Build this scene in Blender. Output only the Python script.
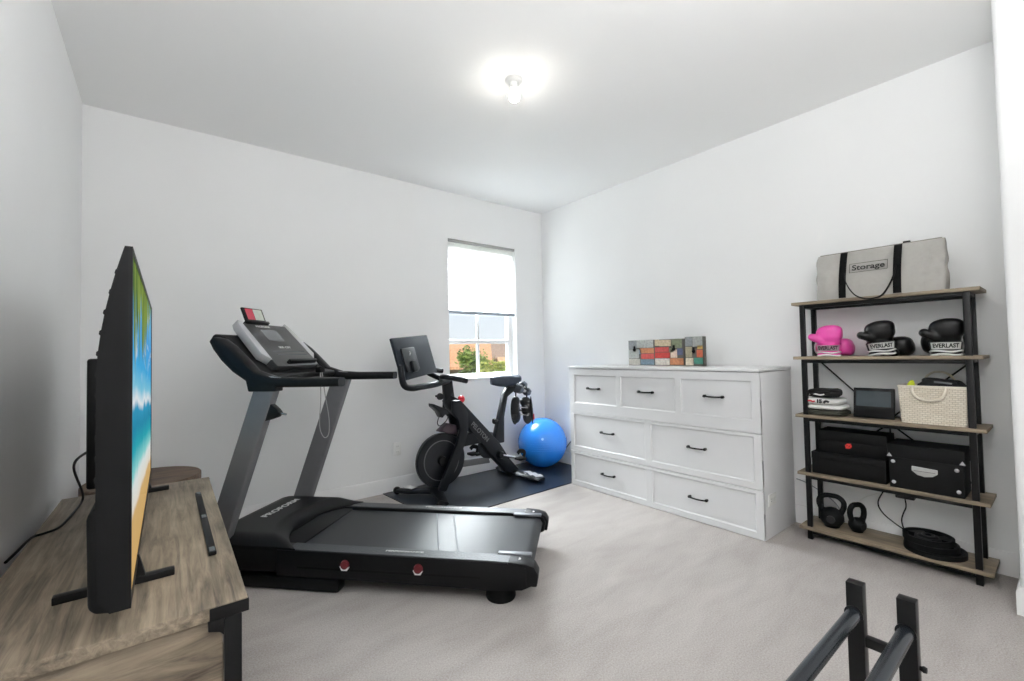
import bpy, bmesh, math, random
from math import radians as R, sin, cos, pi
from mathutils import Vector, Matrix, noise

for o in list(bpy.data.objects):
    bpy.data.objects.remove(o, do_unlink=True)
scene = bpy.context.scene
COL = scene.collection

# ------------------------------------------------------------------ camera
F = Vector((0.62014265, 0.7839609, 0.02878196))
RT = Vector((0.78448459, -0.61984551, -0.01937713))
UP = Vector((-0.00264946, -0.03459559, 0.99939788))
CAMZ = 1.1966
FPX = 444.6
cam = bpy.data.cameras.new('camera')
cam.sensor_width = 36.0
cam.lens = FPX * 36.0 / 1024.0
cam.clip_start = 0.02
cam.clip_end = 500
camo = bpy.data.objects.new('camera', cam)
COL.objects.link(camo)
m = Matrix.Identity(4)
for i in range(3):
    m[i][0] = RT[i]; m[i][1] = UP[i]; m[i][2] = -F[i]
m.translation = Vector((0, 0, CAMZ))
camo.matrix_world = m
scene.camera = camo

# ------------------------------------------------------------------ light
scene.view_settings.view_transform = 'Standard'
scene.view_settings.look = 'None'
scene.view_settings.gamma = 1.0
scene.view_settings.use_curve_mapping = False
scene.view_settings.exposure = 0.0
scene.cycles.max_bounces = 14
scene.cycles.diffuse_bounces = 10
scene.cycles.transparent_max_bounces = 12
scene.cycles.sample_clamp_indirect = 6.0

BULB = 150.0
DAY = 4500.0
BOUNCE = 80.0
SKY = 1.05

w = bpy.data.worlds.new('sky')
scene.world = w
w.use_nodes = True
nt = w.node_tree
nt.nodes.clear()
out = nt.nodes.new('ShaderNodeOutputWorld')
bg = nt.nodes.new('ShaderNodeBackground')
tc = nt.nodes.new('ShaderNodeTexCoord')
sp = nt.nodes.new('ShaderNodeSeparateXYZ')
cr = nt.nodes.new('ShaderNodeValToRGB')
cr.color_ramp.elements[0].position = 0.0
cr.color_ramp.elements[0].color = (0.93, 0.96, 1.0, 1)
cr.color_ramp.elements[1].position = 0.6
cr.color_ramp.elements[1].color = (0.50, 0.70, 1.0, 1)
nt.links.new(tc.outputs['Generated'], sp.inputs[0])
nt.links.new(sp.outputs['Z'], cr.inputs[0])
nt.links.new(cr.outputs[0], bg.inputs['Color'])
bg.inputs['Strength'].default_value = SKY
nt.links.new(bg.outputs[0], out.inputs[0])

# daylight: bright open sky above the view, shining in through the window
sd = bpy.data.lights.new('daylight', 'AREA')
sd.shape = 'RECTANGLE'
sd.size, sd.size_y = 4.0, 3.0
sd.energy = DAY
sd.color = (0.94, 0.97, 1.0)
so = bpy.data.objects.new('daylight', sd)
so.location = (2.9, 6.0, 4.0)
so.rotation_euler = (Vector((2.63, 3.8, 1.35)) - so.location).to_track_quat('-Z', 'Y').to_euler()
COL.objects.link(so)
# added fill light, unseen behind the camera, turned up to the ceiling
bl_ = bpy.data.lights.new('added_bounce_fill', 'AREA')
bl_.shape = 'DISK'
bl_.size = 1.0
bl_.energy = BOUNCE
bo_ = bpy.data.objects.new('added_bounce_fill', bl_)
bo_.location = (0.45, -0.35, 1.75)
bo_.rotation_euler = (pi, 0, 0)
COL.objects.link(bo_)
# sunshine on the houses outside, from behind this building
s2 = bpy.data.lights.new('sun', 'SUN')
s2.energy = 3.2
s2.angle = R(1)
s2.color = (1.0, 0.95, 0.85)
so2 = bpy.data.objects.new('sun', s2)
so2.rotation_euler = Vector((0.5, 0.8, -0.9)).to_track_quat('-Z', 'Y').to_euler()
so2.location = (-5, -9, 12)
COL.objects.link(so2)

# ------------------------------------------------------------------ materials
def lin(c):
    return tuple((x / 12.92 if x <= 0.04045 else ((x + 0.055) / 1.055) ** 2.4) for x in c)

def mat(name, rgb, rough=0.5, metal=0.0, var=0.0, scale=40.0, bump=0.0, bscale=None, coat=0.0, spec=0.5,
        emit=None, stretch=None):
    """principled; rgb is sRGB 0..1. var = brightness variation by object-space noise."""
    m = bpy.data.materials.new(name)
    m.use_nodes = True
    nt = m.node_tree
    b = nt.nodes['Principled BSDF']
    c = lin(rgb)
    b.inputs['Base Color'].default_value = (*c, 1)
    b.inputs['Roughness'].default_value = rough
    b.inputs['Metallic'].default_value = metal
    b.inputs['Specular IOR Level'].default_value = spec
    b.inputs['Coat Weight'].default_value = coat
    if emit:
        b.inputs['Emission Color'].default_value = (*emit[0], 1)
        b.inputs['Emission Strength'].default_value = emit[1]
    if var > 0 or bump > 0:
        tc = nt.nodes.new('ShaderNodeTexCoord')
        vec = tc.outputs['Object']
        if stretch:
            mp = nt.nodes.new('ShaderNodeMapping')
            mp.inputs['Scale'].default_value = stretch
            nt.links.new(vec, mp.inputs[0])
            vec = mp.outputs[0]
        n = nt.nodes.new('ShaderNodeTexNoise')
        n.inputs['Scale'].default_value = scale
        n.inputs['Detail'].default_value = 4
        nt.links.new(vec, n.inputs['Vector'])
        if var > 0:
            r = nt.nodes.new('ShaderNodeValToRGB')
            r.color_ramp.elements[0].position = 0.3
            r.color_ramp.elements[1].position = 0.7
            r.color_ramp.elements[0].color = (*[x * (1 - var) for x in c], 1)
            r.color_ramp.elements[1].color = (*[min(1, x * (1 + var)) for x in c], 1)
            nt.links.new(n.outputs[0], r.inputs[0])
            nt.links.new(r.outputs[0], b.inputs['Base Color'])
        if bump > 0:
            n2 = n
            if bscale:
                n2 = nt.nodes.new('ShaderNodeTexNoise')
                n2.inputs['Scale'].default_value = bscale
                n2.inputs['Detail'].default_value = 3
                nt.links.new(vec, n2.inputs['Vector'])
            bp = nt.nodes.new('ShaderNodeBump')
            bp.inputs['Strength'].default_value = bump
            bp.inputs['Distance'].default_value = 0.01
            nt.links.new(n2.outputs[0], bp.inputs['Height'])
            nt.links.new(bp.outputs[0], b.inputs['Normal'])
    return m

def wood(name, dark, light, stretch, scale=6.0, rough=0.6, blotch=1.2):
    m = bpy.data.materials.new(name)
    m.use_nodes = True
    nt = m.node_tree
    b = nt.nodes['Principled BSDF']
    b.inputs['Roughness'].default_value = rough
    tc = nt.nodes.new('ShaderNodeTexCoord')
    mp = nt.nodes.new('ShaderNodeMapping')
    mp.inputs['Scale'].default_value = stretch
    nt.links.new(tc.outputs['Object'], mp.inputs[0])
    n = nt.nodes.new('ShaderNodeTexNoise')
    n.inputs['Scale'].default_value = scale
    n.inputs['Detail'].default_value = 9
    n.inputs['Roughness'].default_value = 0.65
    n.inputs['Distortion'].default_value = 0.6
    nt.links.new(mp.outputs[0], n.inputs['Vector'])
    n2 = nt.nodes.new('ShaderNodeTexNoise')
    n2.inputs['Scale'].default_value = 3.0
    n2.inputs['Detail'].default_value = 3
    nt.links.new(tc.outputs['Object'], n2.inputs['Vector'])
    mx = nt.nodes.new('ShaderNodeMath')
    mx.operation = 'MULTIPLY_ADD'
    nt.links.new(n2.outputs[0], mx.inputs[0])
    mx.inputs[1].default_value = blotch * 0.5
    mx.inputs[2].default_value = -blotch * 0.25
    ad = nt.nodes.new('ShaderNodeMath')
    ad.operation = 'ADD'
    nt.links.new(n.outputs[0], ad.inputs[0])
    nt.links.new(mx.outputs[0], ad.inputs[1])
    r = nt.nodes.new('ShaderNodeValToRGB')
    r.color_ramp.elements[0].position = 0.28
    r.color_ramp.elements[1].position = 0.72
    r.color_ramp.elements[0].color = (*lin(dark), 1)
    r.color_ramp.elements[1].color = (*lin(light), 1)
    nt.links.new(ad.outputs[0], r.inputs[0])
    nt.links.new(r.outputs[0], b.inputs['Base Color'])
    bp = nt.nodes.new('ShaderNodeBump')
    bp.inputs['Strength'].default_value = 0.15
    bp.inputs['Distance'].default_value = 0.004
    nt.links.new(n.outputs[0], bp.inputs['Height'])
    nt.links.new(bp.outputs[0], b.inputs['Normal'])
    return m

M = {}
M['wall'] = mat('wall_paint', (0.935, 0.937, 0.937), 0.85, var=0.01, scale=2.0, bump=0.04, bscale=160)
M['ceil'] = mat('ceiling_paint', (0.945, 0.945, 0.942), 0.9, bump=0.05, scale=120)
M['trim'] = mat('trim_paint', (0.92, 0.92, 0.92), 0.45, bump=0.01, scale=60)
M['cab'] = mat('cabinet_white', (0.87, 0.872, 0.878), 0.42, var=0.01, scale=5, bump=0.01)
M['black'] = mat('black_plastic', (0.075, 0.075, 0.080), 0.46, spec=0.2, var=0.06, scale=60, bump=0.02)
M['blackm'] = mat('black_metal', (0.055, 0.057, 0.062), 0.40, 0.1, spec=0.3, var=0.05, scale=30)
M['blackr'] = mat('black_rubber', (0.045, 0.045, 0.048), 0.7, spec=0.2, var=0.08, scale=80, bump=0.05)
M['tvblack'] = mat('television_black', (0.055, 0.057, 0.062), 0.6, spec=0.2, var=0.05, scale=20)
M['tgrey'] = mat('upright_grey', (0.40, 0.40, 0.41), 0.5, 0.1, var=0.03, scale=20)
M['silver'] = mat('silver_plastic', (0.72, 0.72, 0.73), 0.35, 0.3, var=0.02, scale=20)
M['chrome'] = mat('chrome', (0.8, 0.8, 0.8), 0.2, 0.9, var=0.02, scale=20)
M['dgrey'] = mat('dark_grey_plastic', (0.12, 0.12, 0.128), 0.45, spec=0.3, var=0.04, scale=40)
M['panel'] = mat('console_face', (0.22, 0.22, 0.222), 0.4, var=0.03, scale=20)
M['lcd'] = mat('lcd_grey', (0.40, 0.41, 0.42), 0.25, var=0.02, scale=20)
M['white'] = mat('white_plastic', (0.90, 0.90, 0.89), 0.4, var=0.01, scale=20)
M['print'] = mat('white_print', (0.80, 0.80, 0.80), 0.5, var=0.01, scale=20)
M['inkblk'] = mat('black_print', (0.07, 0.07, 0.07), 0.6, var=0.01, scale=20)
M['red'] = mat('red_plastic', (0.78, 0.13, 0.20), 0.4, var=0.04, scale=30)
M['dred'] = mat('dark_red_plastic', (0.36, 0.07, 0.10), 0.45, var=0.04, scale=30)
M['bike'] = mat('bike_black_paint', (0.075, 0.085, 0.105), 0.38, 0.1, spec=0.3, var=0.04, scale=20)
M['ball'] = mat('ball_blue_vinyl', (0.13, 0.47, 0.82), 0.26, var=0.03, scale=6, coat=0.2)
M['mat'] = mat('rubber_mat', (0.095, 0.125, 0.165), 0.33, var=0.05, scale=60, bump=0.08, bscale=300)
M['pink'] = mat('pink_vinyl', (0.86, 0.29, 0.63), 0.33, var=0.05, scale=18, bump=0.05)
M['gblk'] = mat('glove_black_vinyl', (0.035, 0.035, 0.042), 0.30, spec=0.3, var=0.05, scale=18, bump=0.06)
M['cloth_w'] = mat('white_cloth', (0.87, 0.87, 0.86), 0.9, var=0.04, scale=30, bump=0.3)
M['cloth_k'] = mat('black_cloth', (0.04, 0.04, 0.045), 0.9, var=0.1, scale=60, bump=0.4)
M['cloth_o'] = mat('olive_cloth', (0.21, 0.21, 0.18), 0.9, var=0.1, scale=60, bump=0.4)
M['bagg'] = mat('grey_felt', (0.64, 0.63, 0.61), 0.85, var=0.03, scale=50, bump=0.15)
M['lime'] = mat('lime_fabric', (0.80, 0.85, 0.20), 0.7, var=0.05, scale=30)
M['box'] = mat('box_black_card', (0.050, 0.052, 0.056), 0.6, spec=0.2, var=0.05, scale=30, bump=0.05)
M['glassk'] = mat('dark_glass', (0.22, 0.26, 0.28), 0.12, var=0.01, scale=10)
M['iron'] = mat('cast_iron', (0.065, 0.07, 0.075), 0.55, 0.15, spec=0.2, var=0.1, scale=60, bump=0.12)
M['console'] = wood('rustic_grey_oak', (0.29, 0.255, 0.215), (0.63, 0.57, 0.49), (12.0, 0.8, 12.0), 4.0, 0.55)
M['consend'] = wood('rustic_grey_oak_end', (0.24, 0.205, 0.17), (0.62, 0.56, 0.48), (1.0, 7.0, 7.0), 4.0, 0.6)
M['shelfw'] = wood('shelf_oak', (0.40, 0.36, 0.31), (0.60, 0.54, 0.45), (9.0, 1.0, 9.0), 4.0, 0.6)
M['brownw'] = wood('brown_rustic_wood', (0.25, 0.19, 0.15), (0.50, 0.40, 0.32), (0.8, 8.0, 8.0), 5.0, 0.6)

# carpet: fibre speckle + soft vacuum strokes
def carpet():
    m = mat('carpet', (0.775, 0.75, 0.73), 0.95, spec=0.1)
    nt = m.node_tree
    b = nt.nodes['Principled BSDF']
    tc = nt.nodes.new('ShaderNodeTexCoord')
    n = nt.nodes.new('ShaderNodeTexNoise')
    n.inputs['Scale'].default_value = 150
    n.inputs['Detail'].default_value = 5
    n.inputs['Roughness'].default_value = 0.7
    nt.links.new(tc.outputs['Object'], n.inputs['Vector'])
    n3 = nt.nodes.new('ShaderNodeTexNoise')
    n3.inputs['Scale'].default_value = 4.0
    n3.inputs['Detail'].default_value = 2
    n3.inputs['Distortion'].default_value = 0.4
    mp = nt.nodes.new('ShaderNodeMapping')
    mp.inputs['Rotation'].default_value = (0, 0, 0.6)
    mp.inputs['Scale'].default_value = (0.7, 2.2, 1)
    nt.links.new(tc.outputs['Object'], mp.inputs[0])
    nt.links.new(mp.outputs[0], n3.inputs['Vector'])
    ad = nt.nodes.new('ShaderNodeMath'); ad.operation = 'MULTIPLY_ADD'
    nt.links.new(n3.outputs[0], ad.inputs[0])
    ad.inputs[1].default_value = 0.32
    nt.links.new(n.outputs[0], ad.inputs[2])
    r = nt.nodes.new('ShaderNodeValToRGB')
    r.color_ramp.elements[0].position = 0.47
    r.color_ramp.elements[1].position = 0.85
    r.color_ramp.elements[0].color = (*lin((0.602, 0.577, 0.563)), 1)
    r.color_ramp.elements[1].color = (*lin((0.735, 0.715, 0.70)), 1)
    nt.links.new(ad.outputs[0], r.inputs[0])
    nt.links.new(r.outputs[0], b.inputs['Base Color'])
    bp = nt.nodes.new('ShaderNodeBump')
    bp.inputs['Strength'].default_value = 0.5
    bp.inputs['Distance'].default_value = 0.012
    nt.links.new(n.outputs[0], bp.inputs['Height'])
    nt.links.new(bp.outputs[0], b.inputs['Normal'])
    return m
M['carpet'] = carpet()

# ------------------------------------------------------------------ builders
WM = {}

class B:
    """collects shapes (through matrix mx) in one bmesh"""
    def __init__(self, mx=None):
        self.bm = bmesh.new()
        self.mx = mx or Matrix.Identity(4)

    def _v(self, p):
        return self.bm.verts.new(self.mx @ Vector(p))

    def _f(self, vs):
        try:
            return self.bm.faces.new(vs)
        except ValueError:
            return None

    def box(self, lo, hi, rot=None, ctr=None):
        lo, hi = Vector(lo), Vector(hi)
        c = (lo + hi) / 2
        vs = []
        for x in (lo.x, hi.x):
            for y in (lo.y, hi.y):
                for z in (lo.z, hi.z):
                    p = Vector((x, y, z))
                    if rot is not None:
                        q = Vector(ctr) if ctr is not None else c
                        p = rot @ (p - q) + q
                    vs.append(self._v(p))
        for f in ((0, 1, 3, 2), (4, 6, 7, 5), (0, 4, 5, 1), (2, 3, 7, 6), (0, 2, 6, 4), (1, 5, 7, 3)):
            self._f([vs[i] for i in f])
        return self

    def prism(self, poly, a0, a1, axis='y'):
        """poly: 2-D outline; axis y -> (x,z), x -> (y,z), z -> (x,y)"""
        def P(u, v, a):
            return {'y': (u, a, v), 'x': (a, u, v), 'z': (u, v, a)}[axis]
        A = [self._v(P(u, v, a0)) for u, v in poly]
        C = [self._v(P(u, v, a1)) for u, v in poly]
        n = len(poly)
        self._f(A); self._f(C[::-1])
        for i in range(n):
            self._f([A[i], C[i], C[(i + 1) % n], A[(i + 1) % n]])
        return self

    def loft(self, rings, caps=True, closed=False):
        L = [[self._v(p) for p in r] for r in rings]
        n = len(L[0])
        for k in range(len(L) - (0 if closed else 1)):
            a, b = L[k], L[(k + 1) % len(L)]
            for i in range(n):
                self._f([a[i], a[(i + 1) % n], b[(i + 1) % n], b[i]])
        if caps and not closed:
            self._f(L[0][::-1]); self._f(L[-1])
        return self

    def tube(self, pts, r, n=10, smooth=6, closed=False, flat=None, caps=True):
        """swept tube; r number or list; flat=(a,b) elliptic scale"""
        pts = [Vector(p) for p in pts]
        rs = r if isinstance(r, (list, tuple)) else [r] * len(pts)
        if smooth > 1 and len(pts) > 2:
            q, rr = [], []
            N = len(pts)
            rng = range(N if closed else N - 1)
            for i in rng:
                g = (lambda k: pts[k % N]) if closed else (lambda k: pts[min(max(k, 0), N - 1)])
                p0, p1, p2, p3 = g(i - 1), g(i), g(i + 1), g(i + 2)
                for s in range(smooth):
                    t = s / smooth
                    q.append(0.5 * ((2 * p1) + (p2 - p0) * t + (2 * p0 - 5 * p1 + 4 * p2 - p3) * t * t
                                    + (3 * p1 - p0 - 3 * p2 + p3) * t ** 3))
                    rr.append(rs[i] * (1 - t) + rs[(i + 1) % N] * t)
            if not closed:
                q.append(pts[-1]); rr.append(rs[-1])
            pts, rs = q, rr
        N = len(pts)
        tan = []
        for i in range(N):
            a = pts[(i - 1) % N] if (closed or i > 0) else pts[i]
            c = pts[(i + 1) % N] if (closed or i < N - 1) else pts[i]
            t = (c - a)
            tan.append(t.normalized() if t.length > 1e-9 else Vector((0, 0, 1)))
        up = Vector((0, 0, 1)) if abs(tan[0].z) < 0.9 else Vector((0, 1, 0))
        u = tan[0].cross(up).normalized()
        rings = []
        for i in range(N):
            u = (u - tan[i] * u.dot(tan[i]))
            u = u.normalized() if u.length > 1e-6 else tan[i].orthogonal().normalized()
            v = tan[i].cross(u)
            fa, fb = flat or (1, 1)
            rings.append([pts[i] + u * (cos(2 * pi * k / n) * rs[i] * fa) + v * (sin(2 * pi * k / n) * rs[i] * fb)
                          for k in range(n)])
        return self.loft(rings, caps, closed)

    def cyl(self, p0, p1, r, n=20, r1=None):
        return self.tube([p0, p1], [r, r if r1 is None else r1], n, 1)

    def lathe(self, prof, c=(0, 0, 0), n=32, axis='z'):
        """prof: list of (r, h) closed at r=0 ends or capped"""
        rings = []
        for r, h in prof:
            ring = []
            for k in range(n):
                a = 2 * pi * k / n
                x, y = cos(a) * max(r, 1e-4), sin(a) * max(r, 1e-4)
                p = {'z': (x, y, h), 'y': (x, h, y), 'x': (h, x, y)}[axis]
                ring.append(Vector(c) + Vector(p))
            rings.append(ring)
        return self.loft(rings)

    def torus(self, c, R_, r, axis='z', n=32, k=10, sx=1, sy=1):
        rings = []
        for i in range(n):
            a = 2 * pi * i / n
            ring = []
            for j in range(k):
                b = 2 * pi * j / k
                q = R_ + r * cos(b)
                x, y, z = cos(a) * q * sx, sin(a) * q * sy, r * sin(b)
                p = {'z': (x, y, z), 'y': (x, z, y), 'x': (z, x, y)}[axis]
                ring.append(Vector(c) + Vector(p))
            rings.append(ring)
        return self.loft(rings, False, True)

    def sphere(self, c, r, n=24, k=14, e=1.0, rot=None, amp=0, seed=0, fr=8):
        """ellipsoid / superellipsoid (e<1 -> boxier)"""
        r = Vector(r) if hasattr(r, '__len__') else Vector((r, r, r))
        sg = lambda v, e: math.copysign(abs(v) ** e, v)
        rings = []
        for j in range(k + 1):
            ph = -pi / 2 + pi * j / k
            ring = []
            for i in range(n):
                th = 2 * pi * i / n
                cp = sg(cos(ph), e) if 0 < j < k else 1e-4
                p = Vector((r.x * cp * sg(cos(th), e), r.y * cp * sg(sin(th), e), r.z * sg(sin(ph), e)))
                if amp:
                    p = p * (1 + amp * noise.noise(p * fr + Vector((seed, seed * 2, 0))) / max(p.length, 0.02) * 0.05 * 10 * 0.1)
                    p += Vector((0, 0, amp * noise.noise(p * fr + Vector((seed * 3, 5, seed)))))
                if rot is not None:
                    p = rot @ p
                ring.append(p + Vector(c))
            rings.append(ring)
        return self.loft(rings)

    def grid(self, fn, nu, nv):
        g = [[self._v(fn(i / nu, j / nv)) for j in range(nv + 1)] for i in range(nu + 1)]
        for i in range(nu):
            for j in range(nv):
                self._f([g[i][j], g[i + 1][j], g[i + 1][j + 1], g[i][j + 1]])
        return self

    def quad(self, *ps):
        self._f([self._v(p) for p in ps])
        return self

    def add_mesh(self, me, mx=None):
        n0 = len(self.bm.verts)
        self.bm.from_mesh(me)
        self.bm.verts.ensure_lookup_table()
        mm = self.mx @ (mx or Matrix.Identity(4))
        for v in self.bm.verts[n0:]:
            v.co = mm @ v.co
        return self

    def bevel(self, w, seg=2, ang=0.5):
        bmesh.ops.recalc_face_normals(self.bm, faces=self.bm.faces[:])
        ed = [e for e in self.bm.edges if len(e.link_faces) == 2 and e.calc_face_angle(0) > ang]
        if ed:
            bmesh.ops.bevel(self.bm, geom=ed, offset=w, segments=seg, affect='EDGES', profile=0.5, clamp_overlap=True)
        return self

    def fuse(self, voxel, it=4):
        """merge overlapping lumps to one smooth skin"""
        bmesh.ops.recalc_face_normals(self.bm, faces=self.bm.faces[:])
        me = bpy.data.meshes.new('tmp')
        self.bm.to_mesh(me)
        ob = bpy.data.objects.new('tmp', me)
        COL.objects.link(ob)
        md = ob.modifiers.new('r', 'REMESH'); md.mode = 'VOXEL'; md.voxel_size = voxel
        ms = ob.modifiers.new('s', 'SMOOTH'); ms.factor = 0.5; ms.iterations = it
        dg = bpy.context.evaluated_depsgraph_get()
        me2 = bpy.data.meshes.new_from_object(ob.evaluated_get(dg))
        bpy.data.objects.remove(ob)
        self.bm.free()
        self.bm = bmesh.new()
        self.bm.from_mesh(me2)
        return self

    def build(self, name, material, parent=None, smooth=True, ang=0.6, recalc=True):
        bm = self.bm
        if recalc:
            bmesh.ops.recalc_face_normals(bm, faces=bm.faces[:])
        me = bpy.data.meshes.new(name)
        ob = bpy.data.objects.new(name, me)
        COL.objects.link(ob)
        if parent is not None:
            W = WM[parent]
            ob.parent = parent
        else:
            xs = [v.co for v in bm.verts]
            c = Vector(((min(p.x for p in xs) + max(p.x for p in xs)) / 2,
                        (min(p.y for p in xs) + max(p.y for p in xs)) / 2, min(p.z for p in xs)))
            W = Matrix.Translation(c)
            ob.location = c
        WM[ob] = W
        bmesh.ops.transform(bm, matrix=W.inverted(), verts=bm.verts[:])
        if smooth:
            for f in bm.faces:
                f.smooth = True
            for e in bm.edges:
                if len(e.link_faces) == 2 and e.calc_face_angle(0) > ang:
                    e.smooth = False
        bm.to_mesh(me)
        bm.free()
        me.materials.append(material)
        return ob

def tag(o, label, cat, group=None):
    o['label'] = label
    o['category'] = cat
    if group:
        o['group'] = group
    return o

def thing(name, label, cat, loc=(0, 0, 0), rz=0.0, group=None):
    o = bpy.data.objects.new(name, None)
    o.empty_display_size = 0.05
    COL.objects.link(o)
    o.location = loc
    o.rotation_euler = (0, 0, rz)
    WM[o] = Matrix.Translation(loc) @ Matrix.Rotation(rz, 4, 'Z')
    return tag(o, label, cat, group)

def struct(b, name, material, parent=None):
    o = b.build(name, material, parent, ang=0.4)
    if parent is None:
        o['kind'] = 'structure'
    return o

def copy_thing(root, loc, rz, label, group=None):
    r = root.copy()
    COL.objects.link(r)
    r.location = loc
    r.rotation_euler = (0, 0, rz)
    r['label'] = label
    if group:
        r['group'] = group
    for ch in list(root.children):
        c = ch.copy(); COL.objects.link(c); c.parent = r
        for g in list(ch.children):
            d = g.copy(); COL.objects.link(d); d.parent = c
    return r

def frame(loc, rz):
    return Matrix.Translation(loc) @ Matrix.Rotation(rz, 4, 'Z')

def basis(o, u, v):
    u = Vector(u).normalized(); v = Vector(v); v = (v - u * v.dot(u)).normalized(); n = u.cross(v)
    mm = Matrix.Identity(4)
    for i in range(3):
        mm[i][0] = u[i]; mm[i][1] = v[i]; mm[i][2] = n[i]; mm[i][3] = o[i]
    return mm

def text_mesh(s, size, bold=0.0, depth=0.0006, width=None):
    cu = bpy.data.curves.new('t', 'FONT')
    cu.body = s
    cu.size = size
    cu.align_x = 'CENTER'; cu.align_y = 'CENTER'
    cu.extrude = depth
    cu.offset = bold
    ob = bpy.data.objects.new('t', cu)
    COL.objects.link(ob)
    dg = bpy.context.evaluated_depsgraph_get()
    me = bpy.data.meshes.new_from_object(ob.evaluated_get(dg))
    bpy.data.objects.remove(ob)
    if width:
        xs = [v.co.x for v in me.vertices]
        k = width / (max(xs) - min(xs))
        for v in me.vertices:
            v.co.x *= k
    return me

def lettering(s, size, o, u, v, material, parent, bold=0.0, width=None, name='lettering'):
    b = B()
    b.add_mesh(text_mesh(s, size, bold, width=width), basis(o, u, v))
    return b.build(name, material, parent, smooth=False)

# ------------------------------------------------------------------ room shell
XA, XC, YB, ZC = -0.384, 3.444, 3.771, 2.797
YK = -1.30
WX0, WX1, WZ0, WZ1 = 2.205, 3.050, 0.945, 2.340
struct(B().box((XA - .15, YK - .15, -.12), (XC + .15, YB + .16, 0)), 'floor', M['carpet'])
struct(B().box((XA - .15, YK - .15, ZC), (XC + .15, YB + .16, ZC + .14)), 'ceiling', M['ceil'])
struct(B().box((XA - .15, YK - .15, 0), (XA, YB + .16, ZC)), 'wall_left', M['wall'])
struct(B().box((XC, YK - .15, 0), (XC + .15, YB + .16, ZC)), 'wall_right', M['wall'])
struct(B().box((XA, YK - .15, 0), (XC, YK, ZC)), 'wall_rear', M['wall'])
b = B()
b.box((XA, YB, 0), (WX0, YB + .16, ZC)).box((WX1, YB, 0), (XC, YB + .16, ZC))
b.box((WX0, YB, 0), (WX1, YB + .16, WZ0)).box((WX0, YB, WZ1), (WX1, YB + .16, ZC))
struct(b, 'wall_back', M['wall'])
# closet return with a rounded (bullnose) corner
b = B()
pl = [(2.985, YK), (XC, YK), (XC, 0.185)]
for k in range(7):
    a = pi / 2 + (pi / 2) * k / 6
    pl.append((2.985 + .022 + .022 * cos(a), 0.163 + .022 * sin(a)))
b.prism(pl, 0, ZC, 'z')
struct(b, 'wall_return', M['wall'])

BBH, BBT = 0.12, 0.014
def bb_poly():
    return [(0, 0), (BBT, 0), (BBT, BBH - .02), (BBT * .5, BBH), (0, BBH)]
b = B(); b.prism([(YB - u, z) for u, z in bb_poly()], XA, XC, 'x'); struct(b, 'baseboard_back', M['trim'])
b = B(); b.prism([(XC - u, z) for u, z in bb_poly()], 0.185, YB, 'y'); struct(b, 'baseboard_right', M['trim'])
b = B(); b.prism([(XA + u, z) for u, z in bb_poly()], YK, YB, 'y'); struct(b, 'baseboard_left', M['trim'])
b = B(); b.prism([(0.185 + u, z) for u, z in bb_poly()], 2.972, XC, 'x'); struct(b, 'baseboard_return', M['trim'])
b = B(); b.prism([(2.985 - u, z) for u, z in bb_poly()], YK, 0.185, 'y'); struct(b, 'trim_1', M['trim'])

# window: vinyl frame, meeting rail, muntin, panes
win = bpy.data.objects.new('window_1', None)
COL.objects.link(win)
win.location = (WX0, YB + .10, WZ0)
win['kind'] = 'structure'
WM[win] = Matrix.Translation(win.location)
y0, y1 = YB + .085, YB + .145
b = B()
fw = .05
b.box((WX0, y0, WZ0), (WX0 + fw, y1, WZ1)).box((WX1 - fw, y0, WZ0), (WX1, y1, WZ1))
b.box((WX0 + fw, y0, WZ0), (WX1 - fw, y1, WZ0 + fw)).box((WX0 + fw, y0, WZ1 - fw), (WX1 - fw, y1, WZ1))
b.bevel(.006)
b.build('frame', M['trim'], win)
b = B(); b.box((WX0 + fw, y0 + .01, 1.305), (WX1 - fw, y1 - .005, 1.345)); b.bevel(.005); b.build('meeting_rail', M['trim'], win)
b = B(); b.box((2.602, y0 + .02, WZ0 + fw), (2.630, y1 - .012, WZ1 - fw)); b.bevel(.004); b.build('muntin', M['trim'], win)
b = B(); b.box((WX0 + .01, YB - .012, WZ0 - .012), (WX1 - .01, y0, WZ0 + .012)); b.bevel(.004); b.build('sill', M['trim'], win)
gm = bpy.data.materials.new('window_glass')
gm.use_nodes = True
gt = gm.node_tree
gt.nodes.clear()
go = gt.nodes.new('ShaderNodeOutputMaterial'); gx = gt.nodes.new('ShaderNodeMixShader')
ga = gt.nodes.new('ShaderNodeBsdfTransparent'); gb = gt.nodes.new('ShaderNodeBsdfGlossy')
gb.inputs['Roughness'].default_value = 0.02
ga.inputs['Color'].default_value = (0.96, 0.98, 0.98, 1)
gx.inputs[0].default_value = 0.04
gt.links.new(ga.outputs[0], gx.inputs[1]); gt.links.new(gb.outputs[0], gx.inputs[2]); gt.links.new(gx.outputs[0], go.inputs[0])
for za, zb in ((WZ0 + fw, 1.31), (1.34, WZ1 - fw)):
    b = B(); b.box((WX0 + fw, y0 + .03, za), (WX1 - fw, y0 + .034, zb)); b.build('pane', gm, win)

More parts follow.
